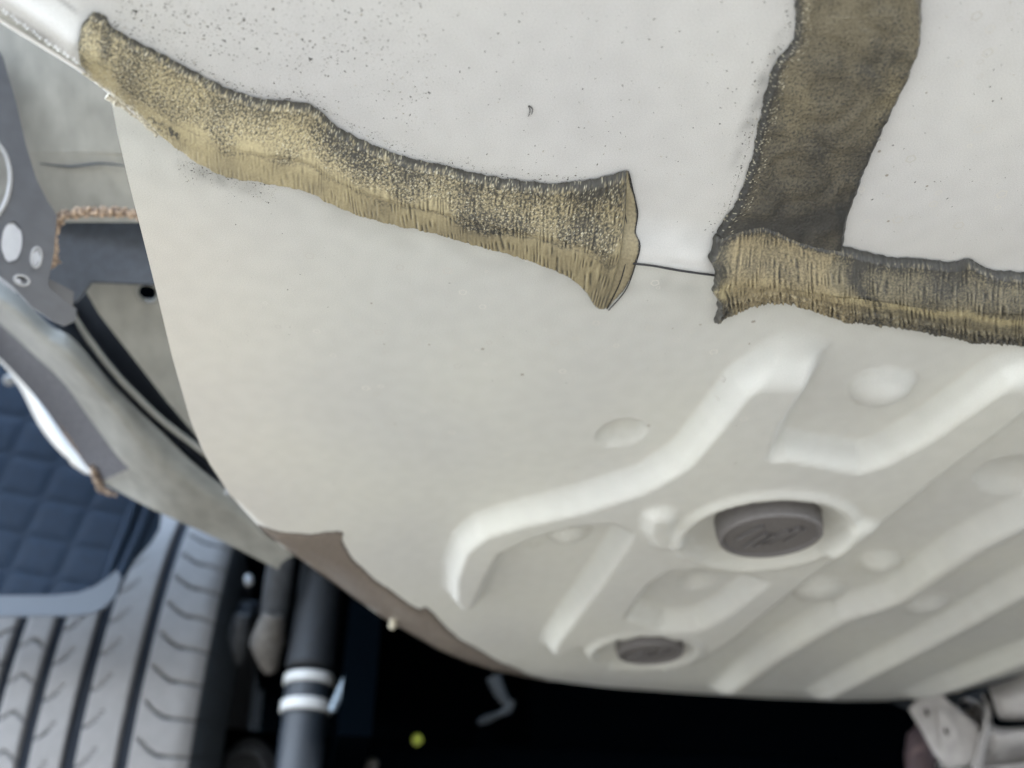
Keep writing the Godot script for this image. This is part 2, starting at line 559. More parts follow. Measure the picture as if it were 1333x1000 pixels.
# ------------------------------------------------------------------ sealer
# a brushed band of sealer between two edges (photograph pixels) lying on the panel
func sealer(t: Node3D, called: String, ea: Array, eb: Array, ns: int, nt: int, thick: float, style: int) -> MeshInstance3D:
	var A := smooth_line(pts(ea), ns)
	var B := smooth_line(pts(eb), ns)
	bridged = true
	var v := PackedVector3Array(); var c := PackedColorArray()
	for i in ns:
		var s := i / (ns - 1.0)
		for k in nt:
			var u := k / (nt - 1.0)
			var a := A[i]; var b := B[i]
			var w := a.distance_to(b)
			# uneven edges
			var ja := nz.get_noise_2d(i * 2.4, 3.0 + style * 40.0) * 1.5 + nz.get_noise_2d(i * 12.0, 9.0) * 0.6
			var jb := nz.get_noise_2d(i * 2.4, 63.0 + style * 40.0) * 1.5 + nz.get_noise_2d(i * 12.0, 90.0) * 0.6
			var p := a.lerp(b, u)
			p += (b - a) / maxf(w, 1.0) * (ja * (1.0 - u) + jb * u)
			if style == 3: p.x += sm(1.0 - s / 0.06) * (nz.get_noise_2d(u * 90.0, 800.0) * 7.0 + nz.get_noise_2d(u * 300.0, 900.0) * 3.0)
			if style == 1: p.x += 9.0 * sin(u * PI) * sm((s - 0.9) / 0.1)
			var q := plan(p.x, p.y)
			var edge := minf(u, 1.0 - u) * w
			var ends := minf(s, 1.0 - s) * ns * 1.2
			if style >= 2: ends = 99.0
			if style == 5: ends = minf(s, 1.0 - s) * 140.0
			if style == 3: ends = s * ns * 1.2
			var e := minf(edge, ends)
			var rim := 0.6 * sqrt(clampf(e / 5.0, 0.0, 1.0)) + 0.4 * sqrt(maxf(sin(PI * clampf(u, 0.0, 1.0)), 0.0)) * clampf(e / 5.0, 0.0, 1.0)
			rim = clampf(rim, 0.0, 1.0)
			var ln := i * 1.22
			var wr := nz.get_noise_2d(ln * 4.4 + nz.get_noise_2d(ln * 1.0, p.y * 0.7) * 20.0, u * w * 0.5 + 100.0 * style)
			var ph := nz.get_noise_2d(ln * 0.5, 700.0) * 1.6 + nz.get_noise_2d(ln * 1.3, u * w * 0.3 + 70.0) * 0.55 + 0.9 * sin(u * 2.8 + 0.4)
			var rip := sin(TAU * (ln / 5.6 + ph)) * clampf(0.40 + 1.5 * nz.get_noise_2d(ln * 1.8, u * w * 1.5 + 350.0), 0.0, 1.0)
			wr = 0.7 * rip + 0.25 * wr
			var gran := 0.65 * nz.get_noise_2d(p.x * 7.5, p.y * 7.5) + 0.65 * cell.get_noise_2d(p.x * 11.0, p.y * 11.0)
			var wr2 := nz.get_noise_2d(ln * 9.0, u * w * 0.9 + 500.0)
			var fine := nz.get_noise_2d(p.x * 30.0, p.y * 30.0)
			var mid := nz.get_noise_2d(p.x * 7.0, p.y * 7.0)
			var low := nz.get_noise_2d(p.x * 0.5 + 11.0, p.y * 0.5)
			var col := Color(0.34, 0.295, 0.165)
			var yel := Color(0.43, 0.365, 0.215)
			var drk := Color(0.045, 0.045, 0.043)
			var h := thick * rim
			var g := 0.0
			var amp := 1.0
			var grain := 0.0
			var streak := nz.get_noise_2d(ln * 5.0 + nz.get_noise_2d(ln * 0.8, p.y * 0.6) * 25.0, u * w * 0.30 + 40.0)
			var hair := sm((-rip - 0.35) / 0.5)
			if style == 1:
				var top := sm((0.68 - u + low * 0.22) / 0.24)
				var right := sm((s - 0.35) / 0.4)
				col = yel.lerp(Color(0.23, 0.197, 0.125), 0.12 + 0.45 * right + 0.25 * low)
				g = top * (0.27 + 0.10 * streak + 0.85 * gran + 0.20 * low + 0.24 * sm((0.25 - u) / 0.25) + 0.20 * right)
				g += hair * (0.16 + 0.34 * right) * (0.5 + 0.6 * sm((u - 0.5) / 0.2))
				g += 0.12 * maxf(low + 0.1, 0.0) + 0.16 * maxf(nz.get_noise_2d(p.x * 1.6 + 70.0, p.y * 1.6), 0.0)
				g += 0.8 * sm((nz.get_noise_2d(p.x * 3.0, p.y * 3.0 + 44.0) - 0.25) / 0.3) * sm(1.0 - Vector2((p.x - 215.0) / 60.0, (p.y - 158.0 - (p.x - 215.0) * 0.62) / 16.0).length())
				g += 0.45 * sm(1.0 - absf(u - 0.64 - low * 0.05) * w / 4.0) * (0.4 + gran + 0.4 * s)
				g += 0.9 * sm(1.0 - Vector2((p.x - 140.0 + (p.y - 60) * 0.02) / 12.0, (p.y - 50.0) / 40.0).length())  # shadow at the bunched head, painted dark
				g += 0.8 * sm(1.0 - Vector2((p.x - 455.0) / 75.0, (p.y - 188.0 - (p.x - 455.0) * 0.6) / 24.0).length()) * (0.8 + 0.6 * gran)
				g += 0.6 * sm(1.0 - Vector2((p.x - 780.0) / 60.0, (p.y - 240.0) / 24.0).length())
				g += 0.5 * sm(1.0 - Vector2((p.x - 225.0) / 26.0, (p.y - 165.0 - (p.x - 225.0) * 0.5) / 12.0).length()) * (0.8 + mid * 1.6)
				g += 0.55 * sm((0.045 - s) / 0.03) * (0.7 + gran)
				grain = top * 0.65 + 0.08
				amp = 0.30 + 0.85 * right
				h += 0.0007 * sm((0.62 - u) / 0.08) * rim * sm((s - 0.2) / 0.2)
				if s < 0.2: amp *= 0.4; grain += 0.35
			elif style == 2:
				var smoke := nz.get_noise_2d(p.x * 0.45 + 900.0, p.y * 0.30) + 0.45 * nz.get_noise_2d(p.x * 1.2, p.y * 0.8 + 300.0) + 0.25 * nz.get_noise_2d(p.x * 3.5, p.y * 3.0)
				col = Color(0.235, 0.205, 0.135).lerp(Color(0.085, 0.077, 0.062), clampf(0.18 + 0.75 * s, 0.0, 1.0))
				g = 0.16 + 0.42 * smoke + 0.16 * s + 0.40 * gran
				g += 0.95 * sm((0.085 - u) / 0.06) + 0.75 * sm((u - 0.90) / 0.1) * (0.35 + 0.65 * sm((s - 0.2) / 0.4)) + 0.5 * sm((gran - 0.30) / 0.2) + 0.25 * sm((s - 0.5) / 0.4)
				g += 0.75 * sm(1.0 - absf(s - 0.90 - 0.03 * sin(u * 5.0)) / 0.07)
				col = col.lerp(Color(0.36, 0.305, 0.18), 0.55 * sm(1.0 - Vector2((p.x - 1160.0) / 45.0, (p.y - 115.0 + (p.x - 1160.0) * 0.6) / 60.0).length()) + 0.4 * sm(1.0 - Vector2((p.x - 1030.0) / 40.0, (p.y - 130.0) / 70.0).length()))
				amp = 0.25; grain = 0.30 + 0.35 * sm((0.14 - u) / 0.08)
				h += 0.0004 * sin(u * 9.0 + low * 4.0) * rim
			elif style == 3:
				var band := sm(1.0 - absf(u - 0.60 - low * 0.06) / 0.13)
				col = Color(0.20, 0.175, 0.115).lerp(Color(0.42, 0.36, 0.21), band * 0.8)
				var left := sm((0.31 - s + low * 0.05) / 0.06) * sm((s - 0.02) / 0.03)
				col = col.lerp(Color(0.31, 0.255, 0.15), left * 0.75)
				g = 0.30 + 0.14 * streak + 0.45 * gran + 0.35 * low - 0.50 * band + 0.30 * sm((0.5 - u) / 0.3)
				g += 0.55 * sm((0.17 - u) / 0.12) * (0.8 + 0.9 * gran) + 0.40 * sm((u - 0.78) / 0.1)
				g = lerpf(g, 0.16 + 0.35 * gran + 0.3 * low - 0.1 * band, left * (1.0 - sm((0.12 - u) / 0.1)))
				g += 0.7 * sm(1.0 - absf(s - 0.325 + 0.03 * sin(u * 6.0)) / 0.025) * sm((0.62 - u) / 0.1)
				g += 0.7 * sm(1.0 - s / 0.03)
				g += hair * 0.22
				amp = 1.4; grain = 0.35
				h += 0.0008 * left * rim
				h += 0.0007 * sm((u - 0.76) / 0.05) * rim * (1.0 + mid)
				if u > 0.78: amp = 2.2
			else:
				col = Color(0.20, 0.165, 0.135) if style == 4 else Color(0.36, 0.31, 0.20)
				g = 0.10 + 0.2 * mid + 0.5 * sm((0.10 - u) / 0.1)
				amp = 0.2; grain = 0.1
			h += (0.00040 * wr * amp + 0.00012 * wr2 * amp) * rim + (0.00011 * fine * (0.3 + grain) + 0.00016 * gran * (0.25 + grain) + 0.00010 * cell.get_noise_2d(p.x * 11.0, p.y * 11.0) * grain) * rim
			g += -0.22 * wr * amp - 0.60 * fine * grain - 0.12 * wr2 * amp
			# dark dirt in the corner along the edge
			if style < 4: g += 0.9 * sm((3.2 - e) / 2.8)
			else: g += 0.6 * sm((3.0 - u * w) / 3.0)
			g = clampf(g, 0.0, 1.0)
			var cc := col.lerp(drk, g * 0.93)
			var gl := cell.get_noise_2d(p.x * 26.0 + 300.0, p.y * 26.0)
			if grain > 0.4 and gl > 0.50 and fine > 0.1: cc = cc.lerp(Color(0.62, 0.58, 0.44), 0.75)  # glints painted on as pale specks
			var ripple_shade := 1.0 + clampf(0.26 * wr * minf(amp, 1.3), -0.3, 0.35) - 0.30 * gran * (0.4 + grain)  # relief shading of the ripples painted in: light tops, darker troughs
			cc = Color(cc.r * ripple_shade, cc.g * ripple_shade, cc.b * ripple_shade)
			c.append(cc)
			v.append(surf(q, h - 0.0001, style == 4) - t.position)
	bridged = false
	var n := grid_normals(v, ns, nt, Vector3(0, EYE, 0) - t.position)
	return commit(t, called, v, n, c, grid_index(ns, nt), M.sealer)

func specks(t: Node3D) -> void:
	# specks of tar and grit on the sheet: flat crumbs with a thickness of their own
	var v := PackedVector3Array(); var n := PackedVector3Array(); var c := PackedColorArray(); var idx := PackedInt32Array()
	var up_edge := smooth_line(pts([146, 30, 190, 54, 240, 80, 280, 103, 330, 122, 385, 128, 410, 134, 445, 162, 480, 180, 530, 200, 640, 225, 700, 234, 760, 234]), 300)
	var up_edge2 := smooth_line(pts([1028, 0, 1030, 44, 998, 88, 983, 150, 970, 212, 950, 262, 928, 300]), 200)
	for i in 4200:
		var x := 0.0; var y := 0.0
		var r := rng.randf()
		if i > 3100:  # denser grit along the sealer edges, doubling as a soft shade halo
			var ed := up_edge[rng.randi() % 300] if rng.randf() < 0.72 else up_edge2[rng.randi() % 200]
			var off := absf(rng.randfn(0.0, 7.0))
			x = ed.x + (off * 0.3 if ed.x < 900 else -off); y = ed.y - (off if ed.x < 900 else 0.0) + 2.0
			r = 0.5
		elif r < 0.40:
			x = rng.randf_range(150, 560); y = rng.randf_range(-20, 40) + (x - 150) * rng.randf_range(0.0, 0.36)
		elif r < 0.70:
			x = rng.randf_range(150, 1000); y = rng.randf_range(-20, 230)
		elif r < 0.80:
			var u := rng.randf(); x = 230 + u * 130; y = 205 + u * 40 + absf(rng.randfn(0, 12))
		elif r < 0.85:
			x = rng.randf_range(1160, 1330); y = rng.randf_range(0, 330)
		elif r < 0.89:
			x = 990.0 - rng.randf() * 60.0 + rng.randfn(0, 9); y = 330.0 - (x - 930.0) * 3.2
		else:
			x = rng.randf_range(250, 1330); y = rng.randf_range(230, 640)
		var q := plan(x, y)
		if not Geometry2D.is_point_in_polygon(q, outline): continue
		var size := 0.00005 + 0.00017 * pow(rng.randf(), 5.0)
		if y > 350: size *= 0.9
		if r < 0.05 and y < 160: size *= 1.8
		var s := v.size()
		var turn := rng.randf() * TAU
		var long := rng.randf_range(1.0, 2.4)
		var tone := rng.randf_range(0.02, 0.2)
		var col := Color(tone, tone * 0.96, tone * 0.86)
		if rng.randf() < 0.18: col = Color(0.5, 0.47, 0.4)
		v.append(surf(q, 0.00016, false) - t.position); n.append(Vector3.DOWN); c.append(col)
		for k in 7:
			var a := TAU * k / 7.0
			var o := (Vector2(cos(a) * long, sin(a)) * size * rng.randf_range(0.6, 1.3)).rotated(turn)
			v.append(surf(q + o, 0.00003, false) - t.position); n.append(Vector3(o.x, -size, o.y).normalized()); c.append(col)
		for k in 7: idx.append_array([s, s + 1 + k, s + 1 + (k + 1) % 7])
	var o := commit(t, "grit", v, n, c, idx, M.grit)
	o.set_meta("kind", "stuff")
	# rings left by dried drops
	v = PackedVector3Array(); n = PackedVector3Array(); c = PackedColorArray(); idx = PackedInt32Array()
	for i in 150:
		var x := rng.randf_range(330, 1000); var y := rng.randf_range(330, 650)
		if i > 110: x = rng.randf_range(1100, 1330); y = rng.randf_range(20, 300)
		var q := plan(x, y)
		var r0 := rng.randf_range(0.0006, 0.0018)
		var s := v.size()
		var tone := rng.randf_range(0.84, 1.10)
		var col := Color(0.655 * tone, 0.64 * tone, 0.595 * tone)
		var dark := rng.randf() < 0.12
		if dark: col = Color(0.36, 0.33, 0.29); r0 *= 0.5
		for k in 15:
			for f in [0.0 if dark else 0.72, 1.0]:
				var w: Vector2 = q + Vector2(cos(TAU * k / 14.0), sin(TAU * k / 14.0)) * r0 * f * (1.0 + 0.15 * sin(k * 2.4 + i))
				v.append(surf(w, 0.00004, false) - t.position); n.append(Vector3.DOWN); c.append(col)
		for k in 14: idx.append_array([s + k * 2, s + k * 2 + 1, s + k * 2 + 2, s + k * 2 + 1, s + k * 2 + 3, s + k * 2 + 2])
	o = commit(t, "drop_marks", v, n, c, idx, M.grit)
	o.set_meta("kind", "stuff")

func plug(t: Node3D, x: float, y: float, half: float, rise: float) -> void:
	var c := plan(x, y)
	var r := plan(x + half, y).distance_to(plan(x - half, y)) / 2.0
	var base := surf(c) + Vector3(0, 0.003, 0)
	var o := lathe(t, "drain_plug", base, Vector3.DOWN, [Vector2(0, r), Vector2(rise * 0.7, r * 0.985), Vector2(rise, r * 0.95), Vector2(rise + 0.0006, r * 0.90), Vector2(rise + 0.0002, r * 0.87), Vector2(rise - 0.0014, r * 0.84), Vector2(rise - 0.0014, 0.0001)], M.plug, 56)
	o.set_meta("label", "grey rubber drain plug with worn raised marks")
	# worn raised marks on its face
	for k in 6:
		var w := slab(o, "raised_mark", Vector3.ZERO, Vector3(r * rng.randf_range(0.05, 0.08), 0.0024, r * rng.randf_range(0.45, 0.8)), M.plug)
		w.position = base - t.position + Vector3(r * (-0.42 + 0.17 * k), -rise + 0.0005, r * rng.randf_range(-0.2, 0.2))
		w.rotation.y = 0.5 + rng.randf_range(-0.2, 0.2)

# ------------------------------------------------------------------ wheel
func wheel() -> void:
	var R := 0.33
	var zc := -0.88 - R
	var axis := Vector3(cos(YAW), 0, -sin(YAW))
	var t := thing("car_wheel", "dusty car wheel with grooved tread hanging behind the mud flap", "wheel", Vector3(-0.302 - 0.105 * cos(YAW) - R * sin(YAW), EYE + 0.255, zc + 0.02))
	t.rotation.y = YAW
	# across the tread: 0 is the inner edge; the grooves' middles and half widths in metres
	var W := 0.215
	var grooves := [0.0545, 0.100, 0.1385, 0.172]
	var gw := [0.0052, 0.0055, 0.0050, 0.0045]
	var cols := []
	var u := -0.028
	while u < W + 0.028:
		cols.append(u)
		var near := 1.0
		for g in 4: near = minf(near, absf(u - grooves[g]) - gw[g])
		u += 0.0011 if absf(near) < 0.003 else 0.0022
	var pitch := TAU / 62.0
	var na := 62 * 26
	var nc := cols.size()
	var v := PackedVector3Array(); var n := PackedVector3Array(); var c := PackedColorArray()
	var ids := []
	for i in na + 1:
		var an := TAU * i / na
		for k in nc:
			var x: float = cols[k]
			var r := R
			var edge := minf(x, W - x)
			r -= 0.0035 * pow(absf(x - W * 0.5) / (W * 0.5), 4.0)
			if edge < 0.012: r -= 0.0002 + pow((0.012 - edge) / 0.030, 2.0) * 0.028
			var id := "rib"
			var gi := -1
			var cut := 0.0
			for g in 4:
				var d := absf(x - grooves[g])
				cut = maxf(cut, 1.0 - sm((d - gw[g] + 0.0008) / 0.0018))
			var lane := 0
			for g in 4:
				if x > grooves[g]: lane = g + 1
			var sipe := 0.0
			var ph := 0.0
			if lane == 0 or lane == 4:
				var xx: float = x if lane == 0 else W - x
				ph = an - (0.0 + 0.9 * pow(sm((xx - 0.012) / 0.04), 2.0) * pitch * 0.62)
				var dd := absf(fposmod(ph / pitch + 0.5, 1.0) - 0.5) * pitch * R
				sipe = (1.0 - sm((dd - 0.0006) / 0.0012)) * sm((0.0465 - xx) / 0.004)
				id = "block%d_%d" % [lane, int(fposmod(roundf(ph / pitch - 0.5), 62.0))]
			elif lane == 1 or lane == 2:
				var x1: float = grooves[lane] - gw[lane]
				var along := (x1 - x) / 0.017
				ph = an / pitch + 0.35 * lane - 0.55 * along * along
				var dd := absf(fposmod(ph + 0.5, 1.0) - 0.5) * pitch * R
				sipe = (1.0 - sm((dd - 0.0004) / 0.0011)) * (1.0 if along < 1.0 else 0.0) * 0.8
			else:
				var along := (x - 0.155) / 0.017
				ph = an / pitch + 0.4 * absf(along)
				var dd := absf(fposmod(ph + 0.5, 1.0) - 0.5) * pitch * R
				sipe = (1.0 - sm((dd - 0.0004) / 0.0011)) * 0.7
			if cut > 0.5: id = "groove"
			elif lane > 0 and lane < 4: id = "rib%d" % lane
			if edge < -0.004: id = "side%d" % (0 if x < 0 else 1)
			r -= 0.0075 * cut + 0.004 * sipe * (1.0 - cut)
			var px := W * 0.5 - x         # inner edge on the +x side
			v.append(Vector3(px, sin(an) * r, cos(an) * r))
			ids.append(id)
			var dust := 0.195 + 0.006 * nz.get_noise_2d(an * 9000.0, x * 30000.0) + 0.009 * nz.get_noise_2d(an * 700.0, x * 2500.0)
			var cl := Color(dust, dust * 0.975, dust * 0.955)
			if cut > 0.6 or sipe > 0.5: cl = Color(0.022, 0.027, 0.035)
			if edge < -0.002: cl = Color(0.022, 0.024, 0.028)
			c.append(cl)
	for i in na + 1:
		var ia := (i - 1 if i > 0 else na - 1) * nc
		var ib := (i + 1 if i < na else 1) * nc
		for k in nc:
			var m := (v[ib + k] - v[ia + k]).cross(v[i * nc + mini(k + 1, nc - 1)] - v[i * nc + maxi(k - 1, 0)]).normalized()
			var p := v[i * nc + k]
			n.append(m if m.dot(Vector3(p.x * 0.3, p.y, p.z)) > 0 else -m)
	var idx := {}
	for i in na:
		for k in nc - 1:
			var a := i * nc + k
			var id: String = ids[a]
			if not idx.has(id): idx[id] = PackedInt32Array()
			idx[id].append_array([a, a + 1, a + nc, a + 1, a + nc + 1, a + nc])
	var tyre: MeshInstance3D
	var order: Array = idx.keys()
	order.erase("groove"); order.push_front("groove")
	for id in order:
		var remap := {}
		var vv := PackedVector3Array(); var vn := PackedVector3Array(); var vc := PackedColorArray(); var vi := PackedInt32Array()
		for e in idx[id]:
			if not remap.has(e):
				remap[e] = vv.size(); vv.append(v[e]); vn.append(n[e]); vc.append(c[e])
			vi.append(remap[e])
		var called := "tread_block" if id.begins_with("block") else "tread_rib" if id.begins_with("rib") else "tyre" if id == "groove" else "shoulder"
		var o := commit(t if id == "groove" else tyre, called, vv, vn, vc, vi, M.tread)
		if id == "groove": tyre = o
	# side walls and the wheel disc, seen only past the edge of the body
	for s in [1.0, -1.0]:
		var b := Vector3(s * 0.128, 0, 0)
		var side := lathe(tyre, "sidewall", b, Vector3(s, 0, 0), [Vector2(0.004, 0.300), Vector2(0.012, 0.285), Vector2(0.013, 0.255), Vector2(0.004, 0.225), Vector2(-0.012, 0.212)], M.rubber, 72)
		side.position = t.position
		var rim := lathe(t, "rim", b, Vector3(s, 0, 0), [Vector2(-0.004, 0.216), Vector2(-0.006, 0.205), Vector2(-0.04, 0.195), Vector2(-0.07, 0.12), Vector2(-0.06, 0.03), Vector2(-0.06, 0.001)], M.rim, 60)
		rim.position = t.position

# ------------------------------------------------------------------ mud flap
func mud_flap() -> void:
	var p0 := at(90, 700, 0.80)
	var nn := Vector3(0.22, -0.22, 0.95).normalized()
	var t := thing("mud_flap", "dark blue-black plastic mud flap with a grid of square pads, in front of the tyre", "mud flap", p0)
	var edge := pts([-170, 400, 20, 440, 60, 520, 140, 600, 215, 640, 210, 664, 207, 688, 196, 706, 174, 730, 163, 750, 154, 772, 142, 786, 126, 796, 106, 800, -170, 803])
	plate(t, "sheet", edge, p0 - nn * 0.0035, nn, 0.004, M.flap)
	# square pads
	for i in range(-4, 2):
		for j in range(-5, 4):
			var g := Vector2(74, 603) + Vector2(61, 12) * i + Vector2(-21, 46.5) * j
			var du := Vector2(61, 12); var dv := Vector2(-21, 46.5)
			if j == 3: dv *= 0.72
			var mid := g + du * 0.5 + dv * 0.5
			if mid.x > 172 - (mid.y - 650) * 0.25 or mid.x < -120: continue
			var v := PackedVector3Array()
			var k := 9
			for b in k:
				for a in k:
					var s := a / (k - 1.0); var r := b / (k - 1.0)
					var rim := minf(minf(s, 1 - s), minf(r, 1 - r))
					var px := g + du * (0.02 + 0.96 * s) + dv * (0.02 + 0.96 * r)
					v.append(onp(px, p0, nn) - p0 + nn * (-0.0036 + 0.0014 * sqrt(sm(rim / 0.07)) + 0.0003 * sin(PI * s) * sin(PI * r)))
			var n := grid_normals(v, k, k, Vector3(0, EYE, 0) - p0)
			commit(t, "pad", v, n, PackedColorArray(), grid_index(k, k), M.flap)
	# ribs along the right edge and the thick lower lip
	for off in [0.0, 19.0]:
		var l := []
		for p in [Vector2(178 + off, 648), Vector2(163 + off, 690), Vector2(147 + off * 0.9, 730), Vector2(136 + off * 0.7, 762)]: l.append(onp(p, p0, nn))
		bar(t, "edge_rib", l, [0.004, 0.0045, 0.0045, 0.003], M.flap, 12)
	plate(t, "lower_lip", pts([-170, 776, 70, 775, 100, 772, 122, 764, 140, 752, 152, 742, 158, 752, 150, 774, 140, 787, 124, 797, 106, 801, -170, 805]), p0 + nn * 0.004, nn, 0.008, M.lip)

# ------------------------------------------------------------------ body left of the panel
func left_body() -> void:
	var down := Vector3(0.25, -0.75, 0.6).normalized()
	# the plate far behind the seam
	var p0 := at(120, 200, 0.47)
	var t := thing("wheel_house_panel", "dull grey-green sheet metal beside the floor panel's left edge, with a round black hole", "body panel", p0)
	loft(t, "upper_sheet", [
		[[-160, -60, 0.50], [-60, -20, 0.485], [60, 20, 0.475], [200, 60, 0.47]],
		[[-160, 100, 0.50], [-60, 110, 0.49], [60, 110, 0.478], [210, 120, 0.472]],
		[[-160, 200, 0.51], [-60, 196, 0.50], [60, 190, 0.485], [220, 195, 0.477]],
		[[-160, 212, 0.512], [-60, 210, 0.503], [60, 206, 0.487], [220, 210, 0.48]],
		[[-160, 300, 0.53], [-60, 296, 0.515], [60, 290, 0.50], [230, 290, 0.49]]], M.grey_metal, 0.0012)
	for w in [[[52, 213], [90, 217], [130, 213], [165, 216]]]:
		var l := []
		for p in w: l.append(at(p[0], p[1], 0.4795 + (165 - p[0]) * 0.00008))
		bar(t, "crease", l, [0.0003, 0.0006, 0.0006, 0.0003], M.dark_metal, 8)
	# the dark box section under it
	plate(t, "box_face", pts([74, 284, 92, 278, 260, 284, 260, 372, 118, 366, 100, 390, 78, 400, 64, 372, 68, 330]), at(130, 320, 0.505), Vector3(0.1, -0.35, 1), 0.003, M.dark_metal)
	# lower sheet with its hole
	var q0 := at(190, 420, 0.56)
	var hp := oval(192, 381, 13, 9, 0.25)
	var sheet := plate(t, "lower_sheet", pts([96, 352, 300, 345, 330, 640, 262, 575, 215, 520, 170, 462, 128, 408]), q0, down, 0.0015, M.grey_metal, [hp])
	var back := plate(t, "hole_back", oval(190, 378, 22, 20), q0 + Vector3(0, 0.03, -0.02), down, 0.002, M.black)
	lathe(t, "hole_rim", onp(Vector2(192, 381), q0, down) + down * 0.0004, -down, [Vector2(0.0, 0.0050), Vector2(-0.0012, 0.0056), Vector2(-0.0008, 0.0068), Vector2(0.0004, 0.0072)], M.grey_metal, 30)
	# crumbling sealer beads along the box
	var beads := [[[74, 290], [80, 282], [92, 279], [110, 276], [130, 276], [150, 276], [170, 278], [186, 282]], [[78, 288], [73, 300], [71, 315], [69, 328], [67, 342], [69, 347]]]
	for b in beads.size():
		var l := []; var rad := []
		for p in beads[b]:
			l.append(at(p[0], p[1], 0.478)); rad.append(rng.randf_range(0.0019, 0.0027) if b == 0 else [0.002, 0.0014, 0.0013, 0.0022, 0.0036, 0.002][rad.size()])
		crust(t, "sealer_bead", l, rad)

	# dark bracket with holes
	var bp := at(30, 300, 0.46)
	var b := thing("rail_bracket", "dark steel bracket plate with one large and two small punched holes", "bracket", bp)
	var bn := Vector3(0.5, -0.35, 0.8).normalized()
	plate(b, "bracket_plate", pts([-170, -20, -30, 20, 4, 75, 20, 130, 34, 190, 48, 235, 62, 262, 74, 280, 70, 330, 62, 372, 84, 392, 100, 402, 98, 418, 84, 424, 66, 416, 40, 398, 16, 372, -10, 352, -170, 300]), bp, bn, 0.0025, M.bracket, [oval(15, 315, 14.5, 27.5, 0.06), oval(47, 335, 6.5, 13, 0.1, 18), oval(26, 366, 9, 6, 0.3, 16), oval(-24, 236, 37, 56, 0.1, 32)])
	ring(b, "hole_rim", oval(-24, 236, 37, 56, 0.1, 48), bp, bn, 0.0011, M.bright_metal)
	ring(b, "hole_rim", oval(15, 315, 14.5, 27.5, 0.06, 36), bp, bn, 0.0004, M.bracket)
	ring(b, "hole_rim", oval(47, 335, 6.5, 13, 0.1, 24), bp, bn, 0.0006, M.bright_metal)
	ring(b, "hole_rim", oval(28, 365, 10, 6, 0.3, 24), bp, bn, 0.0006, M.bright_metal)
	loft(b, "lower_tab", [
		[[26, 358, 0.462], [60, 362, 0.466], [96, 380, 0.474]],
		[[30, 376, 0.472], [62, 388, 0.466], [94, 404, 0.474]],
		[[44, 392, 0.474], [66, 408, 0.470], [92, 420, 0.478]]], M.bracket, 0.003)
	var lt := thing("inner_sill", "pale painted metal seen through the bracket's holes", "body panel", at(0, 300, 0.6))
	plate(lt, "sill_sheet", pts([-170, 180, -2, 180, 44, 260, 60, 300, 60, 352, 20, 380, -170, 380]), at(0, 300, 0.60), Vector3(0.2, -0.4, 1), 0.002, M.pale)

	# rolled flange of the arch
	var f := thing("arch_flange", "smooth grey metal flange curving down from the bracket to the tyre", "body flange", at(150, 560, 0.64))
	loft(f, "flange_sheet", [
		[[-170, 290, 0.60], [-40, 345, 0.585], [22, 382, 0.575], [66, 424, 0.572], [96, 442, 0.57], [150, 505, 0.585], [212, 565, 0.60], [262, 612, 0.61], [330, 662, 0.625], [392, 712, 0.64]],
		[[-170, 320, 0.585], [-40, 372, 0.570], [12, 402, 0.562], [56, 442, 0.560], [96, 474, 0.56], [142, 526, 0.575], [194, 588, 0.59], [246, 628, 0.602], [318, 676, 0.62], [384, 722, 0.635]],
		[[-170, 345, 0.61], [-40, 394, 0.60], [2, 424, 0.596], [44, 462, 0.594], [84, 500, 0.594], [122, 552, 0.61], [168, 610, 0.612], [226, 645, 0.61], [302, 686, 0.625], [374, 728, 0.638]]], M.grey_metal, 0.0018)
	loft(f, "shaded_coated_side", [  # side turned from the light: its shade is put into a darker coating
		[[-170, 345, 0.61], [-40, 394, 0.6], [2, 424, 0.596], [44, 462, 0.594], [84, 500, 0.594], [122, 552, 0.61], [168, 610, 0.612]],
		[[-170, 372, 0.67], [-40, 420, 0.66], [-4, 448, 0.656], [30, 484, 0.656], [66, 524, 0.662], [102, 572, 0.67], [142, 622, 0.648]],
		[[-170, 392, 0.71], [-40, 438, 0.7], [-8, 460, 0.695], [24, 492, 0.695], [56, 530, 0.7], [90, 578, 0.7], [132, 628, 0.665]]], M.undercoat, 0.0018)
	loft(f, "lower_edge_sheet", [
		[[168, 610, 0.612], [226, 645, 0.61], [302, 686, 0.625], [374, 728, 0.638]],
		[[142, 622, 0.648], [208, 655, 0.622], [290, 694, 0.63], [366, 734, 0.64]],
		[[132, 628, 0.665], [200, 664, 0.628], [284, 702, 0.632], [362, 742, 0.642]]], M.grey_metal, 0.0018)
	# dark channel behind the flange and its thin lip
	loft(f, "channel", [
		[[70, 330, 0.60], [128, 400, 0.60], [176, 462, 0.605], [222, 520, 0.61], [300, 604, 0.62]],
		[[60, 380, 0.63], [110, 430, 0.63], [158, 490, 0.635], [210, 548, 0.64], [290, 625, 0.645]],
		[[60, 410, 0.60], [98, 450, 0.60], [148, 510, 0.605], [206, 566, 0.615], [290, 640, 0.63]]], M.dark_metal, 0.0015)
	var l := []
	for p in [[94, 402], [104, 424], [120, 448], [146, 482], [178, 516], [212, 548], [246, 574], [275, 596]]: l.append(at(p[0], p[1], 0.567 + p[0] * 0.00012))
	bar(f, "flange_lip", l, [0.0006, 0.0016, 0.0019, 0.002, 0.002, 0.002, 0.002, 0.002], M.grey_metal, 12)
	# rusty torn edge
	var e := []; var er := []
	for p in [[-60, 432], [0, 458], [30, 486], [62, 526], [92, 574], [112, 604], [124, 616]]:
		e.append(at(p[0], p[1], 0.69)); er.append(0.0010)
	crust(f, "rusty_edge", e, er)
	e = []; er = []
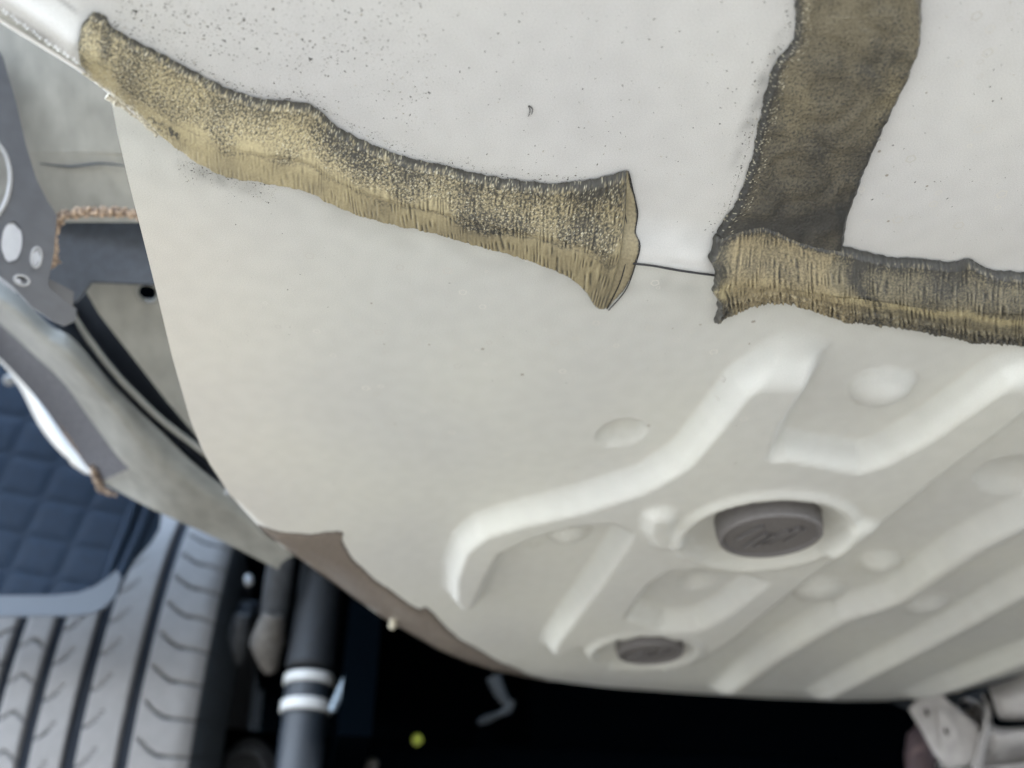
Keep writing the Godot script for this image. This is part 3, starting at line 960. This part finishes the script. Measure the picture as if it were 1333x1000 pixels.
	for p in [[118, 606], [124, 618], [130, 634], [140, 641], [152, 645]]:
		e.append(at(p[0], p[1], 0.66)); er.append([0.0015, 0.0024, 0.0026, 0.0018, 0.0012][er.size()])
	crust(f, "rusty_edge", e, er)
	lathe(f, "bolt_head", at(296, 641, 0.575), (Vector3(0, EYE, 0) - at(296, 641, 0.575)).normalized(), [Vector2(0, 0.0022), Vector2(0.0015, 0.002), Vector2(0.002, 0.0001)], M.bright_metal, 16)

	# the sunlit skin of the wing beyond
	var w: Node3D = thing("wing_edge", "sunlit white curl of the car's outer wing above the mud flap", "car wing", at(60, 540, 0.7))
	loft(w, "wing_skin", [
		[[-170, 380, 0.770], [-40, 430, 0.760], [0, 452, 0.750], [40, 492, 0.740], [84, 556, 0.730], [112, 596, 0.725], [132, 622, 0.720]],
		[[-170, 395, 0.750], [-40, 438, 0.740], [0, 462, 0.732], [34, 502, 0.722], [70, 566, 0.710], [102, 606, 0.710], [131, 624, 0.715]],
		[[-170, 410, 0.770], [-40, 446, 0.760], [0, 472, 0.750], [26, 506, 0.740], [52, 556, 0.730], [84, 594, 0.725], [130, 626, 0.720]]], M.white, 0.0015)
	var bolt := lathe(w, "screw", at(12, 495, 0.78), (Vector3(0, EYE, 0) - at(12, 495, 0.78)).normalized(), [Vector2(-0.01, 0.005), Vector2(0, 0.005), Vector2(0.002, 0.003), Vector2(0.0022, 0.0001)], M.bright_metal, 14)

func ring(parent: Node3D, called: String, loop: PackedVector2Array, p0: Vector3, nn: Vector3, r: float, m: Material) -> void:
	var l := []; var rad := []
	for i in loop.size() + 1:
		l.append(onp(loop[i % loop.size()], p0, nn)); rad.append(r)
	bar(parent, called, l, rad, m, 10, false, 1)

func crust(parent: Node3D, called: String, line: Array, radii: Array, pale := false) -> void:
	var l := resample(line, line.size() * 14)
	var v := PackedVector3Array(); var n := PackedVector3Array(); var c := PackedColorArray()
	var sides := 18
	for i in l.size():
		var u := i * (radii.size() - 1.0) / (l.size() - 1.0)
		var k := mini(int(u), radii.size() - 2)
		var r := lerpf(radii[k], radii[k + 1], u - k)
		if i == 0 or i == l.size() - 1: r *= 0.2
		var t: Vector3 = (l[mini(i + 1, l.size() - 1)] - l[maxi(i - 1, 0)]).normalized()
		var ex := t.cross(Vector3(0.31, 0.2, 0.93)).normalized()
		var ey := t.cross(ex)
		for s in sides + 1:
			var o := ex * cos(TAU * s / sides) + ey * sin(TAU * s / sides)
			var w: Vector3 = l[i] + o * r
			var e := nz.get_noise_3d(w.x * 13000, w.y * 13000, w.z * 13000)
			var g := cell.get_noise_3d(w.x * 26000, w.y * 26000, w.z * 26000)
			v.append(l[i] + o * r * (1.0 + 0.55 * e + 0.25 * g) - parent.position)
			var cc := Color(0.10, 0.065, 0.042).lerp(Color(0.36, 0.27, 0.19), clampf(0.35 + e * 1.4, 0, 1)).lerp(Color(0.05, 0.04, 0.045), clampf(g * 1.2 + 0.1, 0, 0.8))
			if pale: cc = Color(0.62, 0.58, 0.46).lerp(Color(0.13, 0.11, 0.08), clampf(g * 1.3 + 0.05, 0, 0.9))
			c.append(cc)
	for i in l.size():
		for s in sides + 1:
			var a := v[mini(i + 1, l.size() - 1) * (sides + 1) + s] - v[maxi(i - 1, 0) * (sides + 1) + s]
			var b := v[i * (sides + 1) + (s + 1 if s < sides else 1)] - v[i * (sides + 1) + (s - 1 if s > 0 else sides - 1)]
			var m := a.cross(b).normalized()
			var out: Vector3 = v[i * (sides + 1) + s] + parent.position - l[i]
			n.append(m if m.dot(out) > 0 else -m)
	commit(parent, called, v, n, c, grid_index(l.size(), sides + 1), M.grit)

# ------------------------------------------------------------------ what hangs in the dark behind
func suspension() -> void:
	var up := Vector3.UP
	var a := at(400, 905, 0.89)
	var s := thing("shock_absorber", "black shock absorber tube with two white bands round it", "shock absorber", a)
	var base := func(y: float) -> float: return onp(Vector2(0, y), a, Vector3(0, 0, 1)).y - a.y
	var yb := func(py: float) -> float:      # height where that row of the photograph meets the tube
		var r := ray(400, py)
		return EYE + r.y * (a.z / r.z) - a.y
	lathe(s, "upper_boot", a, up, [Vector2(yb.call(874), 0.022), Vector2(yb.call(868), 0.0245), Vector2(yb.call(860), 0.024), Vector2(yb.call(740), 0.0225), Vector2(0.34, 0.022)], M.rubber)
	lathe(s, "lower_tube", a, up, [Vector2(-0.30, 0.021), Vector2(yb.call(935), 0.021), Vector2(yb.call(932), 0.022), Vector2(yb.call(880), 0.022)], M.tube)
	for y in [[880, 894], [914, 930]]:
		lathe(s, "white_band", a, up, [Vector2(yb.call(y[1]), 0.0225), Vector2(yb.call(y[1] - 2), 0.0243), Vector2(yb.call(y[0] + 2), 0.0243), Vector2(yb.call(y[0]), 0.0225)], M.band)
	lathe(s, "lower_eye", a + Vector3(-0.03, -0.31, 0), Vector3.RIGHT, [Vector2(0, 0.001), Vector2(0, 0.028), Vector2(0.06, 0.028), Vector2(0.06, 0.001)], M.tube)

	var h := thing("brake_hose", "thin pale hose curving up beside the white-banded tube", "hose", at(455, 885, 0.88))
	bar(h, "hose", [at(432, 925, 0.86), at(440, 908, 0.862), at(452, 882, 0.865), at(464, 864, 0.875), at(478, 850, 0.89)], [0.0036, 0.0038, 0.0036, 0.003, 0.0026], M.hose, 14)

	var k := thing("suspension_link", "dull grey suspension link with a rounded lower joint beside the tyre", "suspension arm", at(350, 800, 0.93))
	bar(k, "rod", [at(372, 690, 0.93), at(364, 740, 0.93), at(358, 790, 0.93), at(352, 850, 0.93)], [0.012, 0.013, 0.014, 0.011], M.link, 18)
	bar(k, "joint", [at(356, 800, 0.915), at(348, 836, 0.915), at(352, 872, 0.925)], [0.010, 0.017, 0.007], M.link_light, 18)
	bar(k, "joint", [at(316, 800, 0.955), at(312, 830, 0.955), at(308, 860, 0.96)], [0.008, 0.013, 0.008], M.link, 16)
	lathe(k, "bolt", at(324, 758, 0.93), Vector3(0.3, -0.5, 0.85).normalized(), [Vector2(-0.03, 0.004), Vector2(0.003, 0.004), Vector2(0.005, 0.002), Vector2(0.0055, 0.0001)], M.bright_metal, 16)
	bar(k, "bush", [at(330, 795, 0.97), at(318, 795, 0.96)], [0.010, 0.010], M.tube, 16)

	var x := thing("axle_beam", "black axle beam across the shadow under the car", "axle", at(640, 960, 1.15))
	bar(x, "beam", [at(250, 985, 1.1), at(480, 1010, 1.12), at(700, 1020, 1.13), at(1000, 1035, 1.15), at(1400, 1060, 1.2)], [0.035, 0.04, 0.045, 0.045, 0.045], M.black, 24)
	plate(x, "spring_seat", oval(325, 1005, 34, 42), at(325, 1005, 1.0), Vector3(0.2, -0.4, 1), 0.02, M.rubber)
	bar(x, "spring_seat_rim", [at(296, 985, 0.99), at(316, 976, 0.985), at(338, 984, 0.985), at(348, 1010, 0.99)], [0.003, 0.004, 0.004, 0.003], M.link, 12)

	# small clips and brackets caught by the light
	var g := thing("clip_button", "small yellow-green plastic button in the dark under the car", "clip", at(543, 963, 1.0))
	lathe(g, "cap", at(543, 963, 1.0), Vector3(0.1, -0.3, 0.95).normalized(), [Vector2(-0.03, 0.004), Vector2(0, 0.0062), Vector2(0.0028, 0.005), Vector2(0.004, 0.0001)], M.lime, 20)
	var c := thing("bracket_clip", "grey bent wire clip hanging below the floor panel's front edge", "clip", at(655, 915, 0.95))
	bar(c, "stem", [at(642, 880, 0.95), at(650, 900, 0.945), at(664, 922, 0.94)], [0.008, 0.007, 0.003], M.link_dim, 12)
	bar(c, "prong", [at(668, 912, 0.94), at(662, 924, 0.938), at(648, 930, 0.94)], [0.0022, 0.004, 0.003], M.link_dim, 10)
	bar(c, "prong", [at(648, 930, 0.94), at(634, 936, 0.945), at(624, 940, 0.95)], [0.003, 0.0045, 0.003], M.link_dim, 10)
	var c2 := thing("tail_clip", "small pale clip end at the lower edge under the dark axle", "clip", at(483, 997, 1.0))
	bar(c2, "stem", [at(486, 990, 1.0), at(480, 1010, 1.0)], [0.006, 0.008], M.link_light, 12)
	# lumps of sealer hanging on the rim of the panel
	var j := 0
	for d in [[512, 812, 0.0032]]:
		var q := plan(d[0], d[1])
		var u := thing("sealer_drip", "pale sealer drip under the middle of the brown edge strip", "sealer drip", at(d[0], d[1], H / ray(d[0], d[1]).y * 1.03))
		j += 1
		crust(u, "drip", [u.position + Vector3(0, 0.006, 0), u.position, u.position - Vector3(0.001, 0.004, 0)], [d[2] * 0.8, d[2] * 0.9, d[2] * 0.5], true)

	# pale bracket at the lower right
	var b := thing("hanger_bracket", "pale painted hanger bracket with two dark slots at the panel's far corner", "bracket", at(1240, 950, 0.80))
	var z := func(a2: Array) -> PackedVector2Array:
		var o := PackedVector2Array()
		for i in range(0, a2.size(), 2): o.append(Vector2(1133 + a2[i] / 6.25, 840 + a2[i + 1] / 6.25))
		return o
	var n1 := Vector3(-0.15, -0.55, 0.85)
	plate(b, "slotted_plate", z.call([318, 530, 420, 420, 560, 380, 700, 520, 860, 650, 900, 760, 880, 900, 830, 960, 640, 1000, 590, 975, 520, 880, 420, 700]), at(1230, 950, 0.80), n1, 0.004, M.pale, [oval(1207, 928, 3.2, 6.5, -0.35, 16), oval(1232, 953, 3.0, 6.2, -0.4, 16)])
	plate(b, "raised_pad", z.call([540, 500, 620, 540, 700, 680, 715, 790, 690, 815, 600, 840, 575, 835]), at(1230, 950, 0.80) + Vector3(0, -0.002, 0.003), n1, 0.002, M.pale, [oval(1232, 953, 3.0, 6.2, -0.4, 16)])
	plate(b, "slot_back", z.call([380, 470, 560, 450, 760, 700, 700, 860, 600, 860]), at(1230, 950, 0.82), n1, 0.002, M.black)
	var lf := func(a3: Array) -> Array:
		var o := []
		for r in a3:
			var rr := []
			for p in r: rr.append([1133 + p[0] / 6.25, 840 + p[1] / 6.25, p[2]])
			o.append(rr)
		return o
	loft(b, "curved_web", lf.call([
		[[620, 520, 0.80], [760, 560, 0.815], [850, 660, 0.805], [860, 780, 0.80]],
		[[700, 480, 0.83], [830, 540, 0.84], [900, 620, 0.83], [890, 760, 0.805]],
		[[780, 440, 0.82], [880, 480, 0.82], [940, 560, 0.80], [930, 700, 0.795]]]), M.pale, 0.002)
	loft(b, "front_rib", lf.call([
		[[900, 410, 0.795], [935, 500, 0.79], [900, 700, 0.79], [850, 900, 0.79], [800, 1060, 0.79]],
		[[930, 400, 0.785], [968, 520, 0.78], [930, 700, 0.78], [880, 900, 0.78], [850, 1060, 0.78]],
		[[950, 390, 0.79], [1010, 560, 0.79], [980, 700, 0.792], [930, 900, 0.792], [900, 1060, 0.79]]]), M.pale, 0.002)
	loft(b, "lower_body", lf.call([
		[[960, 560, 0.80], [1040, 650, 0.80], [1250, 650, 0.80], [1500, 640, 0.80]],
		[[930, 700, 0.80], [1030, 760, 0.79], [1250, 720, 0.79], [1500, 700, 0.79]],
		[[890, 860, 0.81], [1000, 900, 0.80], [1150, 840, 0.795], [1500, 760, 0.79]],
		[[850, 1000, 0.84], [1000, 990, 0.83], [1200, 920, 0.82], [1500, 840, 0.81]]]), M.pale, 0.002)
	loft(b, "under_lip", lf.call([
		[[820, 1010, 0.82], [1000, 985, 0.815], [1250, 960, 0.81], [1500, 920, 0.81]],
		[[800, 1060, 0.81], [1000, 1050, 0.805], [1250, 1020, 0.80], [1500, 990, 0.80]]]), M.pale, 0.003)
	var m := thing("side_member", "pale box-section side member right of the slotted hanger bracket", "side member", at(1315, 910, 0.78))
	loft(m, "member_sheet", lf.call([
		[[960, 340, 0.79], [1080, 300, 0.785], [1250, 230, 0.78], [1500, 120, 0.78]],
		[[985, 420, 0.775], [1085, 420, 0.765], [1250, 400, 0.76], [1500, 380, 0.76]],
		[[1030, 560, 0.775], [1090, 570, 0.765], [1250, 570, 0.76], [1500, 570, 0.76]],
		[[1045, 600, 0.79], [1095, 612, 0.785], [1250, 610, 0.78], [1500, 605, 0.78]]]), M.pale, 0.002)
	var edge := []
	for p in [[950, 385], [975, 450], [1000, 520], [1030, 570], [1022, 620], [1040, 637], [1120, 640], [1250, 634], [1500, 625]]: edge.append(at(1133 + p[0] / 6.25, 840 + p[1] / 6.25, 0.783))
	bar(m, "rubber_edging", edge, [0.0025, 0.003, 0.003, 0.003, 0.003, 0.003, 0.003, 0.003, 0.003], M.black, 12)
	plate(m, "dark_filler", z.call([180, 470, 700, 420, 960, 350, 1500, 90, 1500, 330, 940, 440, 700, 560, 560, 480, 330, 540]), at(1260, 910, 0.83), Vector3(0, -0.5, 1), 0.01, M.filler)
	var mu := thing("rubber_bush", "dull reddish-brown rubber bush behind the hanger bracket", "bush", at(1198, 985, 0.9))
	lathe(mu, "bush", at(1198, 985, 0.9), Vector3(0.1, 0.9, 0.2).normalized(), [Vector2(-0.05, 0.001), Vector2(-0.05, 0.012), Vector2(0.0, 0.0145), Vector2(0.02, 0.011), Vector2(0.03, 0.001)], M.bush, 24)

# ------------------------------------------------------------------ everything
func _ready() -> void:
	rng.seed = 7
	nz.seed = 5; nz.frequency = 0.01 * 1.0; nz.noise_type = FastNoiseLite.TYPE_SIMPLEX_SMOOTH; nz.fractal_type = FastNoiseLite.FRACTAL_NONE
	nz.frequency = 0.03
	cell.seed = 11; cell.frequency = 0.03; cell.noise_type = FastNoiseLite.TYPE_SIMPLEX; cell.fractal_octaves = 2

	# camera, sky, sun, exposure
	var cam := Camera3D.new()
	cam.name = "camera"
	var lens := CameraAttributesPhysical.new()
	lens.frustum_focal_length = 28.8
	lens.frustum_near = 0.01
	lens.frustum_far = 400.0
	lens.frustum_focus_distance = 0.315
	lens.exposure_aperture = 6.8
	cam.attributes = lens
	add_child(cam)
	cam.position = Vector3(0, EYE, 0)
	cam.rotation_degrees = Vector3(34, 0, 0)
	cam.fov = rad_to_deg(2.0 * atan(500.0 / F))
	cam.near = 0.01; cam.far = 400.0
	cam.current = true
	var env := Environment.new()
	env.background_mode = Environment.BG_SKY
	var sky := ProceduralSkyMaterial.new()
	sky.sky_top_color = Color(0.60, 0.68, 0.78)
	sky.sky_horizon_color = Color(0.86, 0.875, 0.89)
	sky.ground_bottom_color = Color(0.30, 0.29, 0.27)
	sky.ground_horizon_color = Color(0.5, 0.5, 0.5)
	env.sky = Sky.new(); env.sky.sky_material = sky
	env.tonemap_mode = Environment.TONE_MAPPER_LINEAR
	env.tonemap_exposure = 20.0
	env.sdfgi_enabled = true; env.ssao_enabled = true; env.ssil_enabled = true
	var we := WorldEnvironment.new()
	we.name = "world_environment"; we.environment = env
	add_child(we)
	var sun := DirectionalLight3D.new()
	sun.name = "sun"
	sun.light_energy = 0.6; sun.light_angular_distance = 0.8; sun.light_color = Color(1.0, 0.965, 0.90)
	sun.shadow_enabled = true
	add_child(sun)
	sun.look_at_from_position(Vector3(-0.72, 0.50, 0.50), Vector3.ZERO)

	# materials
	var fine := noise_tex(0.05, true, 1.6, 3)
	for nm in ["paint", "paint_plain"]:
		var p := StandardMaterial3D.new()
		p.resource_name = nm
		p.roughness = 0.5; p.metallic_specular = 0.4
		if nm == "paint": p.vertex_color_use_as_albedo = true
		else: p.albedo_color = Color(0.62, 0.61, 0.57).linear_to_srgb()
		p.albedo_texture = noise_tex(0.09, false, 1.0, 21, [Color(0.94, 0.94, 0.94), Color(1, 1, 1)])
		p.normal_enabled = true; p.normal_texture = fine; p.normal_scale = 0.07
		p.uv1_triplanar = true; p.uv1_world_triplanar = true; p.uv1_scale = Vector3.ONE * 38.0
		M[nm] = p
	var s := StandardMaterial3D.new()
	s.resource_name = "sealer"; s.vertex_color_use_as_albedo = true; s.roughness = 0.34; s.metallic_specular = 0.45
	M.sealer = s
	var g := StandardMaterial3D.new()
	g.resource_name = "grit"; g.vertex_color_use_as_albedo = true; g.roughness = 0.8
	M.grit = g
	var tr := StandardMaterial3D.new()
	tr.resource_name = "tread"; tr.vertex_color_use_as_albedo = true; tr.roughness = 0.85; tr.metallic_specular = 0.3
	M.tread = tr
	mat("plug", Color(0.155, 0.146, 0.143), 0.6, 0.05, 0.4, 30.0)
	mat("rubber", Color(0.0065, 0.009, 0.013), 0.65, 0.3)
	mat("rim", Color(0.03, 0.033, 0.038), 0.5)
	mat("flap", Color(0.0085, 0.0185, 0.036), 0.6, 0.1, 0.28, 9.0)
	mat("lip", Color(0.085, 0.100, 0.122), 0.6, 0.0, 0.4, 9.0)  # lighter copy of the flap plastic, light on the lip painted in
	mat("grey_metal", Color(0.19, 0.186, 0.164), 0.6, 0.12, 0.4, 6.0)
	mat("undercoat", Color(0.085, 0.083, 0.092), 0.7, 0.25, 0.3, 20.0)  # dark coating, with the shade of the turned-away side painted into it
	mat("dark_metal", Color(0.036, 0.041, 0.050), 0.65, 0.12, 0.4, 14.0)
	mat("bracket", Color(0.042, 0.043, 0.048), 0.6, 0.12, 0.5, 10.0)
	mat("bright_metal", Color(0.2, 0.2, 0.2), 0.4)
	mat("pale", Color(0.42, 0.40, 0.385), 0.55, 0.1, 0.4, 7.0)
	mat("white", Color(0.78, 0.77, 0.74), 0.45)
	mat("pipe", Color(0.0030, 0.0042, 0.0055), 0.6)
	mat("band", Color(0.42, 0.42, 0.41), 0.5)
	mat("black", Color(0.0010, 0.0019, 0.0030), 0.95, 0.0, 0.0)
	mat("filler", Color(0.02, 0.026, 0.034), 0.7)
	mat("tube", Color(0.010, 0.0145, 0.021), 0.5)
	mat("hose", Color(0.20, 0.25, 0.30), 0.5)
	mat("link", Color(0.04, 0.044, 0.05), 0.6, 0.3)
	mat("link_light", Color(0.12, 0.11, 0.10), 0.6, 0.3)
	mat("link_dim", Color(0.022, 0.028, 0.034), 0.6)
	mat("lime", Color(0.45, 0.52, 0.06), 0.5)
	mat("bush", Color(0.07, 0.045, 0.048), 0.7)
	mat("concrete", Color(0.125, 0.120, 0.112), 0.9, 0.25, 0.3, 0.6)
	mat("seam", Color(0.03, 0.03, 0.032), 0.7)
	mat("skin", Color(0.30, 0.27, 0.19), 0.45, 0.4, 0.5, 60.0)

	# the yard, and the body that closes the car above
	var ground := slab(self, "ground", Vector3(0, -0.1, 0), Vector3(120, 0.2, 120), M.concrete)
	ground.set_meta("kind", "structure")
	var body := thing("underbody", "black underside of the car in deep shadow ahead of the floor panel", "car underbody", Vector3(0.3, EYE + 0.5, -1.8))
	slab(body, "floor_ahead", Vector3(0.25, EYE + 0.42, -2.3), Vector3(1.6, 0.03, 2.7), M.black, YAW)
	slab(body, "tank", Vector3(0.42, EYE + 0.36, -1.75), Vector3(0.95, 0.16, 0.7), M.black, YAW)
	slab(body, "unseen_upper_body", Vector3(0.35, EYE + 0.80, -1.6), Vector3(1.75, 0.1, 3.3), M.filler, YAW)  # unseen slab over the car, added to keep sky light out
	slab(body, "added_dark_wall", Vector3(-0.1, EYE + 0.38, -3.2), Vector3(1.8, 0.9, 0.05), M.black, YAW)  # added wall, closes the far end against outside light
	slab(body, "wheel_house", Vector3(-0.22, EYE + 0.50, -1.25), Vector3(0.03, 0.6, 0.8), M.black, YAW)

	slab(body, "added_bumper_wall", Vector3(-0.56, EYE + 0.67, -0.10), Vector3(0.62, 0.26, 0.03), M.white)  # unseen wall, placed to keep sun and sky off the left parts
	slab(body, "added_side_wall", Vector3(-0.80, EYE + 0.64, -0.53), Vector3(0.02, 0.50, 0.88), M.white)  # unseen wall, added to stop the sun from the left
	slab(body, "added_rear_wall", Vector3(0.60, EYE + 0.525, -0.10), Vector3(1.69, 0.55, 0.03), M.white)  # unseen wall, added so the ground under the car lies shaded
	slab(body, "added_floor_beside", Vector3(1.0, EYE + H + 0.03, -0.75), Vector3(0.9, 0.02, 1.4), M.paint_plain)  # unseen sheet, added to stop sun passing beside the panel
	slab(body, "added_far_wall", Vector3(1.18, EYE + 0.25, -1.9), Vector3(0.1, 0.6, 2.9), M.black, YAW)  # unseen black wall, added to darken the lower right
	slab(body, "added_dark_wall", Vector3(0.45, EYE + 0.22, -2.0), Vector3(1.6, 0.42, 0.05), M.black, YAW)  # nearer added wall, darkens the space under the car
	shape_data()
	var t := floor_panel()
	plug(t, 999, 676, 67, 0.0145)
	plug(t, 845, 836, 43, 0.0115)
	var o := sealer(t, "seam_sealer", [104, 50, 108, 30, 122, 17, 136, 20, 146, 36, 160, 44, 190, 60, 240, 86, 280, 108, 330, 127, 385, 133, 408, 139, 440, 165, 480, 186, 530, 205, 580, 216, 640, 230, 700, 238, 750, 237, 790, 229, 816, 222],
		[106, 80, 118, 94, 132, 106, 155, 122, 190, 152, 215, 178, 245, 201, 290, 226, 340, 236, 400, 248, 440, 268, 500, 288, 560, 301, 620, 318, 680, 335, 730, 355, 758, 374, 774, 397, 788, 402], 640, 92, 0.0034, 1)
	o.set_meta("label", "yellow-tan wrinkled sealer band that flares at its right end")
	o = sealer(t, "upright_sealer", [1038, -60, 1035, 0, 1034, 48, 1006, 88, 990, 150, 976, 215, 957, 266, 938, 292, 928, 318], [1203, -60, 1200, 0, 1198, 50, 1188, 84, 1162, 142, 1145, 176, 1121, 235, 1102, 290, 1096, 330], 340, 130, 0.0030, 2)
	o.set_meta("label", "dark brown upright sealer band that narrows downward")
	o = sealer(t, "side_sealer", [928, 306, 960, 292, 1000, 288, 1040, 305, 1095, 320, 1150, 333, 1200, 338, 1240, 341, 1260, 337, 1290, 350, 1333, 355, 1420, 364, 1560, 380], [930, 428, 950, 416, 980, 403, 1020, 400, 1060, 412, 1100, 427, 1170, 432, 1230, 440, 1270, 453, 1333, 461, 1420, 472, 1560, 490], 480, 100, 0.0040, 3)
	o.set_meta("label", "dark wrinkled sealer band with a tan left end and a crumbly lower edge")
	o = sealer(t, "edge_sealer", [338, 684, 365, 692, 400, 695, 444, 692, 446, 702, 456, 722, 480, 746, 520, 776, 560, 802, 600, 832, 640, 858, 680, 876, 720, 887], [334, 684, 348, 697, 375, 717, 420, 749, 440, 764, 460, 778, 480, 792, 510, 812, 540, 829, 570, 846, 605, 861, 640, 873, 712, 886], 170, 30, 0.0009, 4)
	o.set_meta("label", "brown sealer strip along the panel's curved lower edge")
	# open joint between the bands
	var l := []
	for p in [[824, 341.5], [850, 344.5], [875, 349], [900, 353], [930, 358.5]]:
		var q := plan(p[0], p[1]); l.append(surf(q, 0.0006, false))
	bar(t, "open_joint", l, [0.00042, 0.00040, 0.00044, 0.0004, 0.0004], M.seam, 8)
	# torn skin at the flared end
	l = []
	sealer(t, "torn_skin", [817, 223, 825, 252, 830, 276, 827, 300, 833, 318, 826, 346, 814, 376, 790, 403], [800, 228, 803, 252, 806, 276, 806, 300, 806, 318, 800, 346, 792, 376, 780, 396], 130, 30, 0.0007, 5)
	for line in [[[819, 224], [825, 252], [830, 276], [827, 300], [833, 318], [826, 346], [814, 376], [792, 402]], [[817, 226], [812, 262], [817, 300], [815, 335], [806, 368], [790, 400]]]:
		l = []; var rad := []
		for p in line:
			var q := plan(p[0], p[1]); l.append(surf(q, 0.0008, false)); rad.append(0.00022)
		bar(t, "skin_edge", l, rad, M.seam, 8)
	# folded rim of the rear sheet
	l = []
	var rr := []
	for p in [[-200, -95], [0, 24], [60, 61], [105, 89], [132, 109], [156, 128], [180, 150]]:
		var q := plan(p[0], p[1]); l.append(surf(q, 0.0005)); rr.append(0.00065)
	bar(t, "folded_rim", l, rr, M.white, 10)
	for set in [[[108, 91], [126, 103], [144, 116], [160, 128], [176, 141], [190, 154], [204, 168]], [[140, 122], [152, 130], [168, 142], [186, 156], [206, 174]], [[112, 86], [114, 70], [117, 52], [120, 38]]]:
		l = []; rr = []
		for p in set:
			var q := plan(p[0], p[1]); l.append(surf(q, 0.0006, false)); rr.append(rng.randf_range(0.0005, 0.0011))
		crust(t, "flaked_sealer", l, rr, true)
	l = []
	for p in [[688, 151], [690, 143], [688, 137], [693, 141], [692, 148]]:
		var q := plan(p[0], p[1]); l.append(surf(q, 0.0003, false))
	bar(t, "stuck_fibre", l, [0.0001, 0.00013, 0.00016, 0.00013, 0.0001], M.seam, 8)
	specks(t)
	left_body()
	wheel()
	mud_flap()
	suspension()
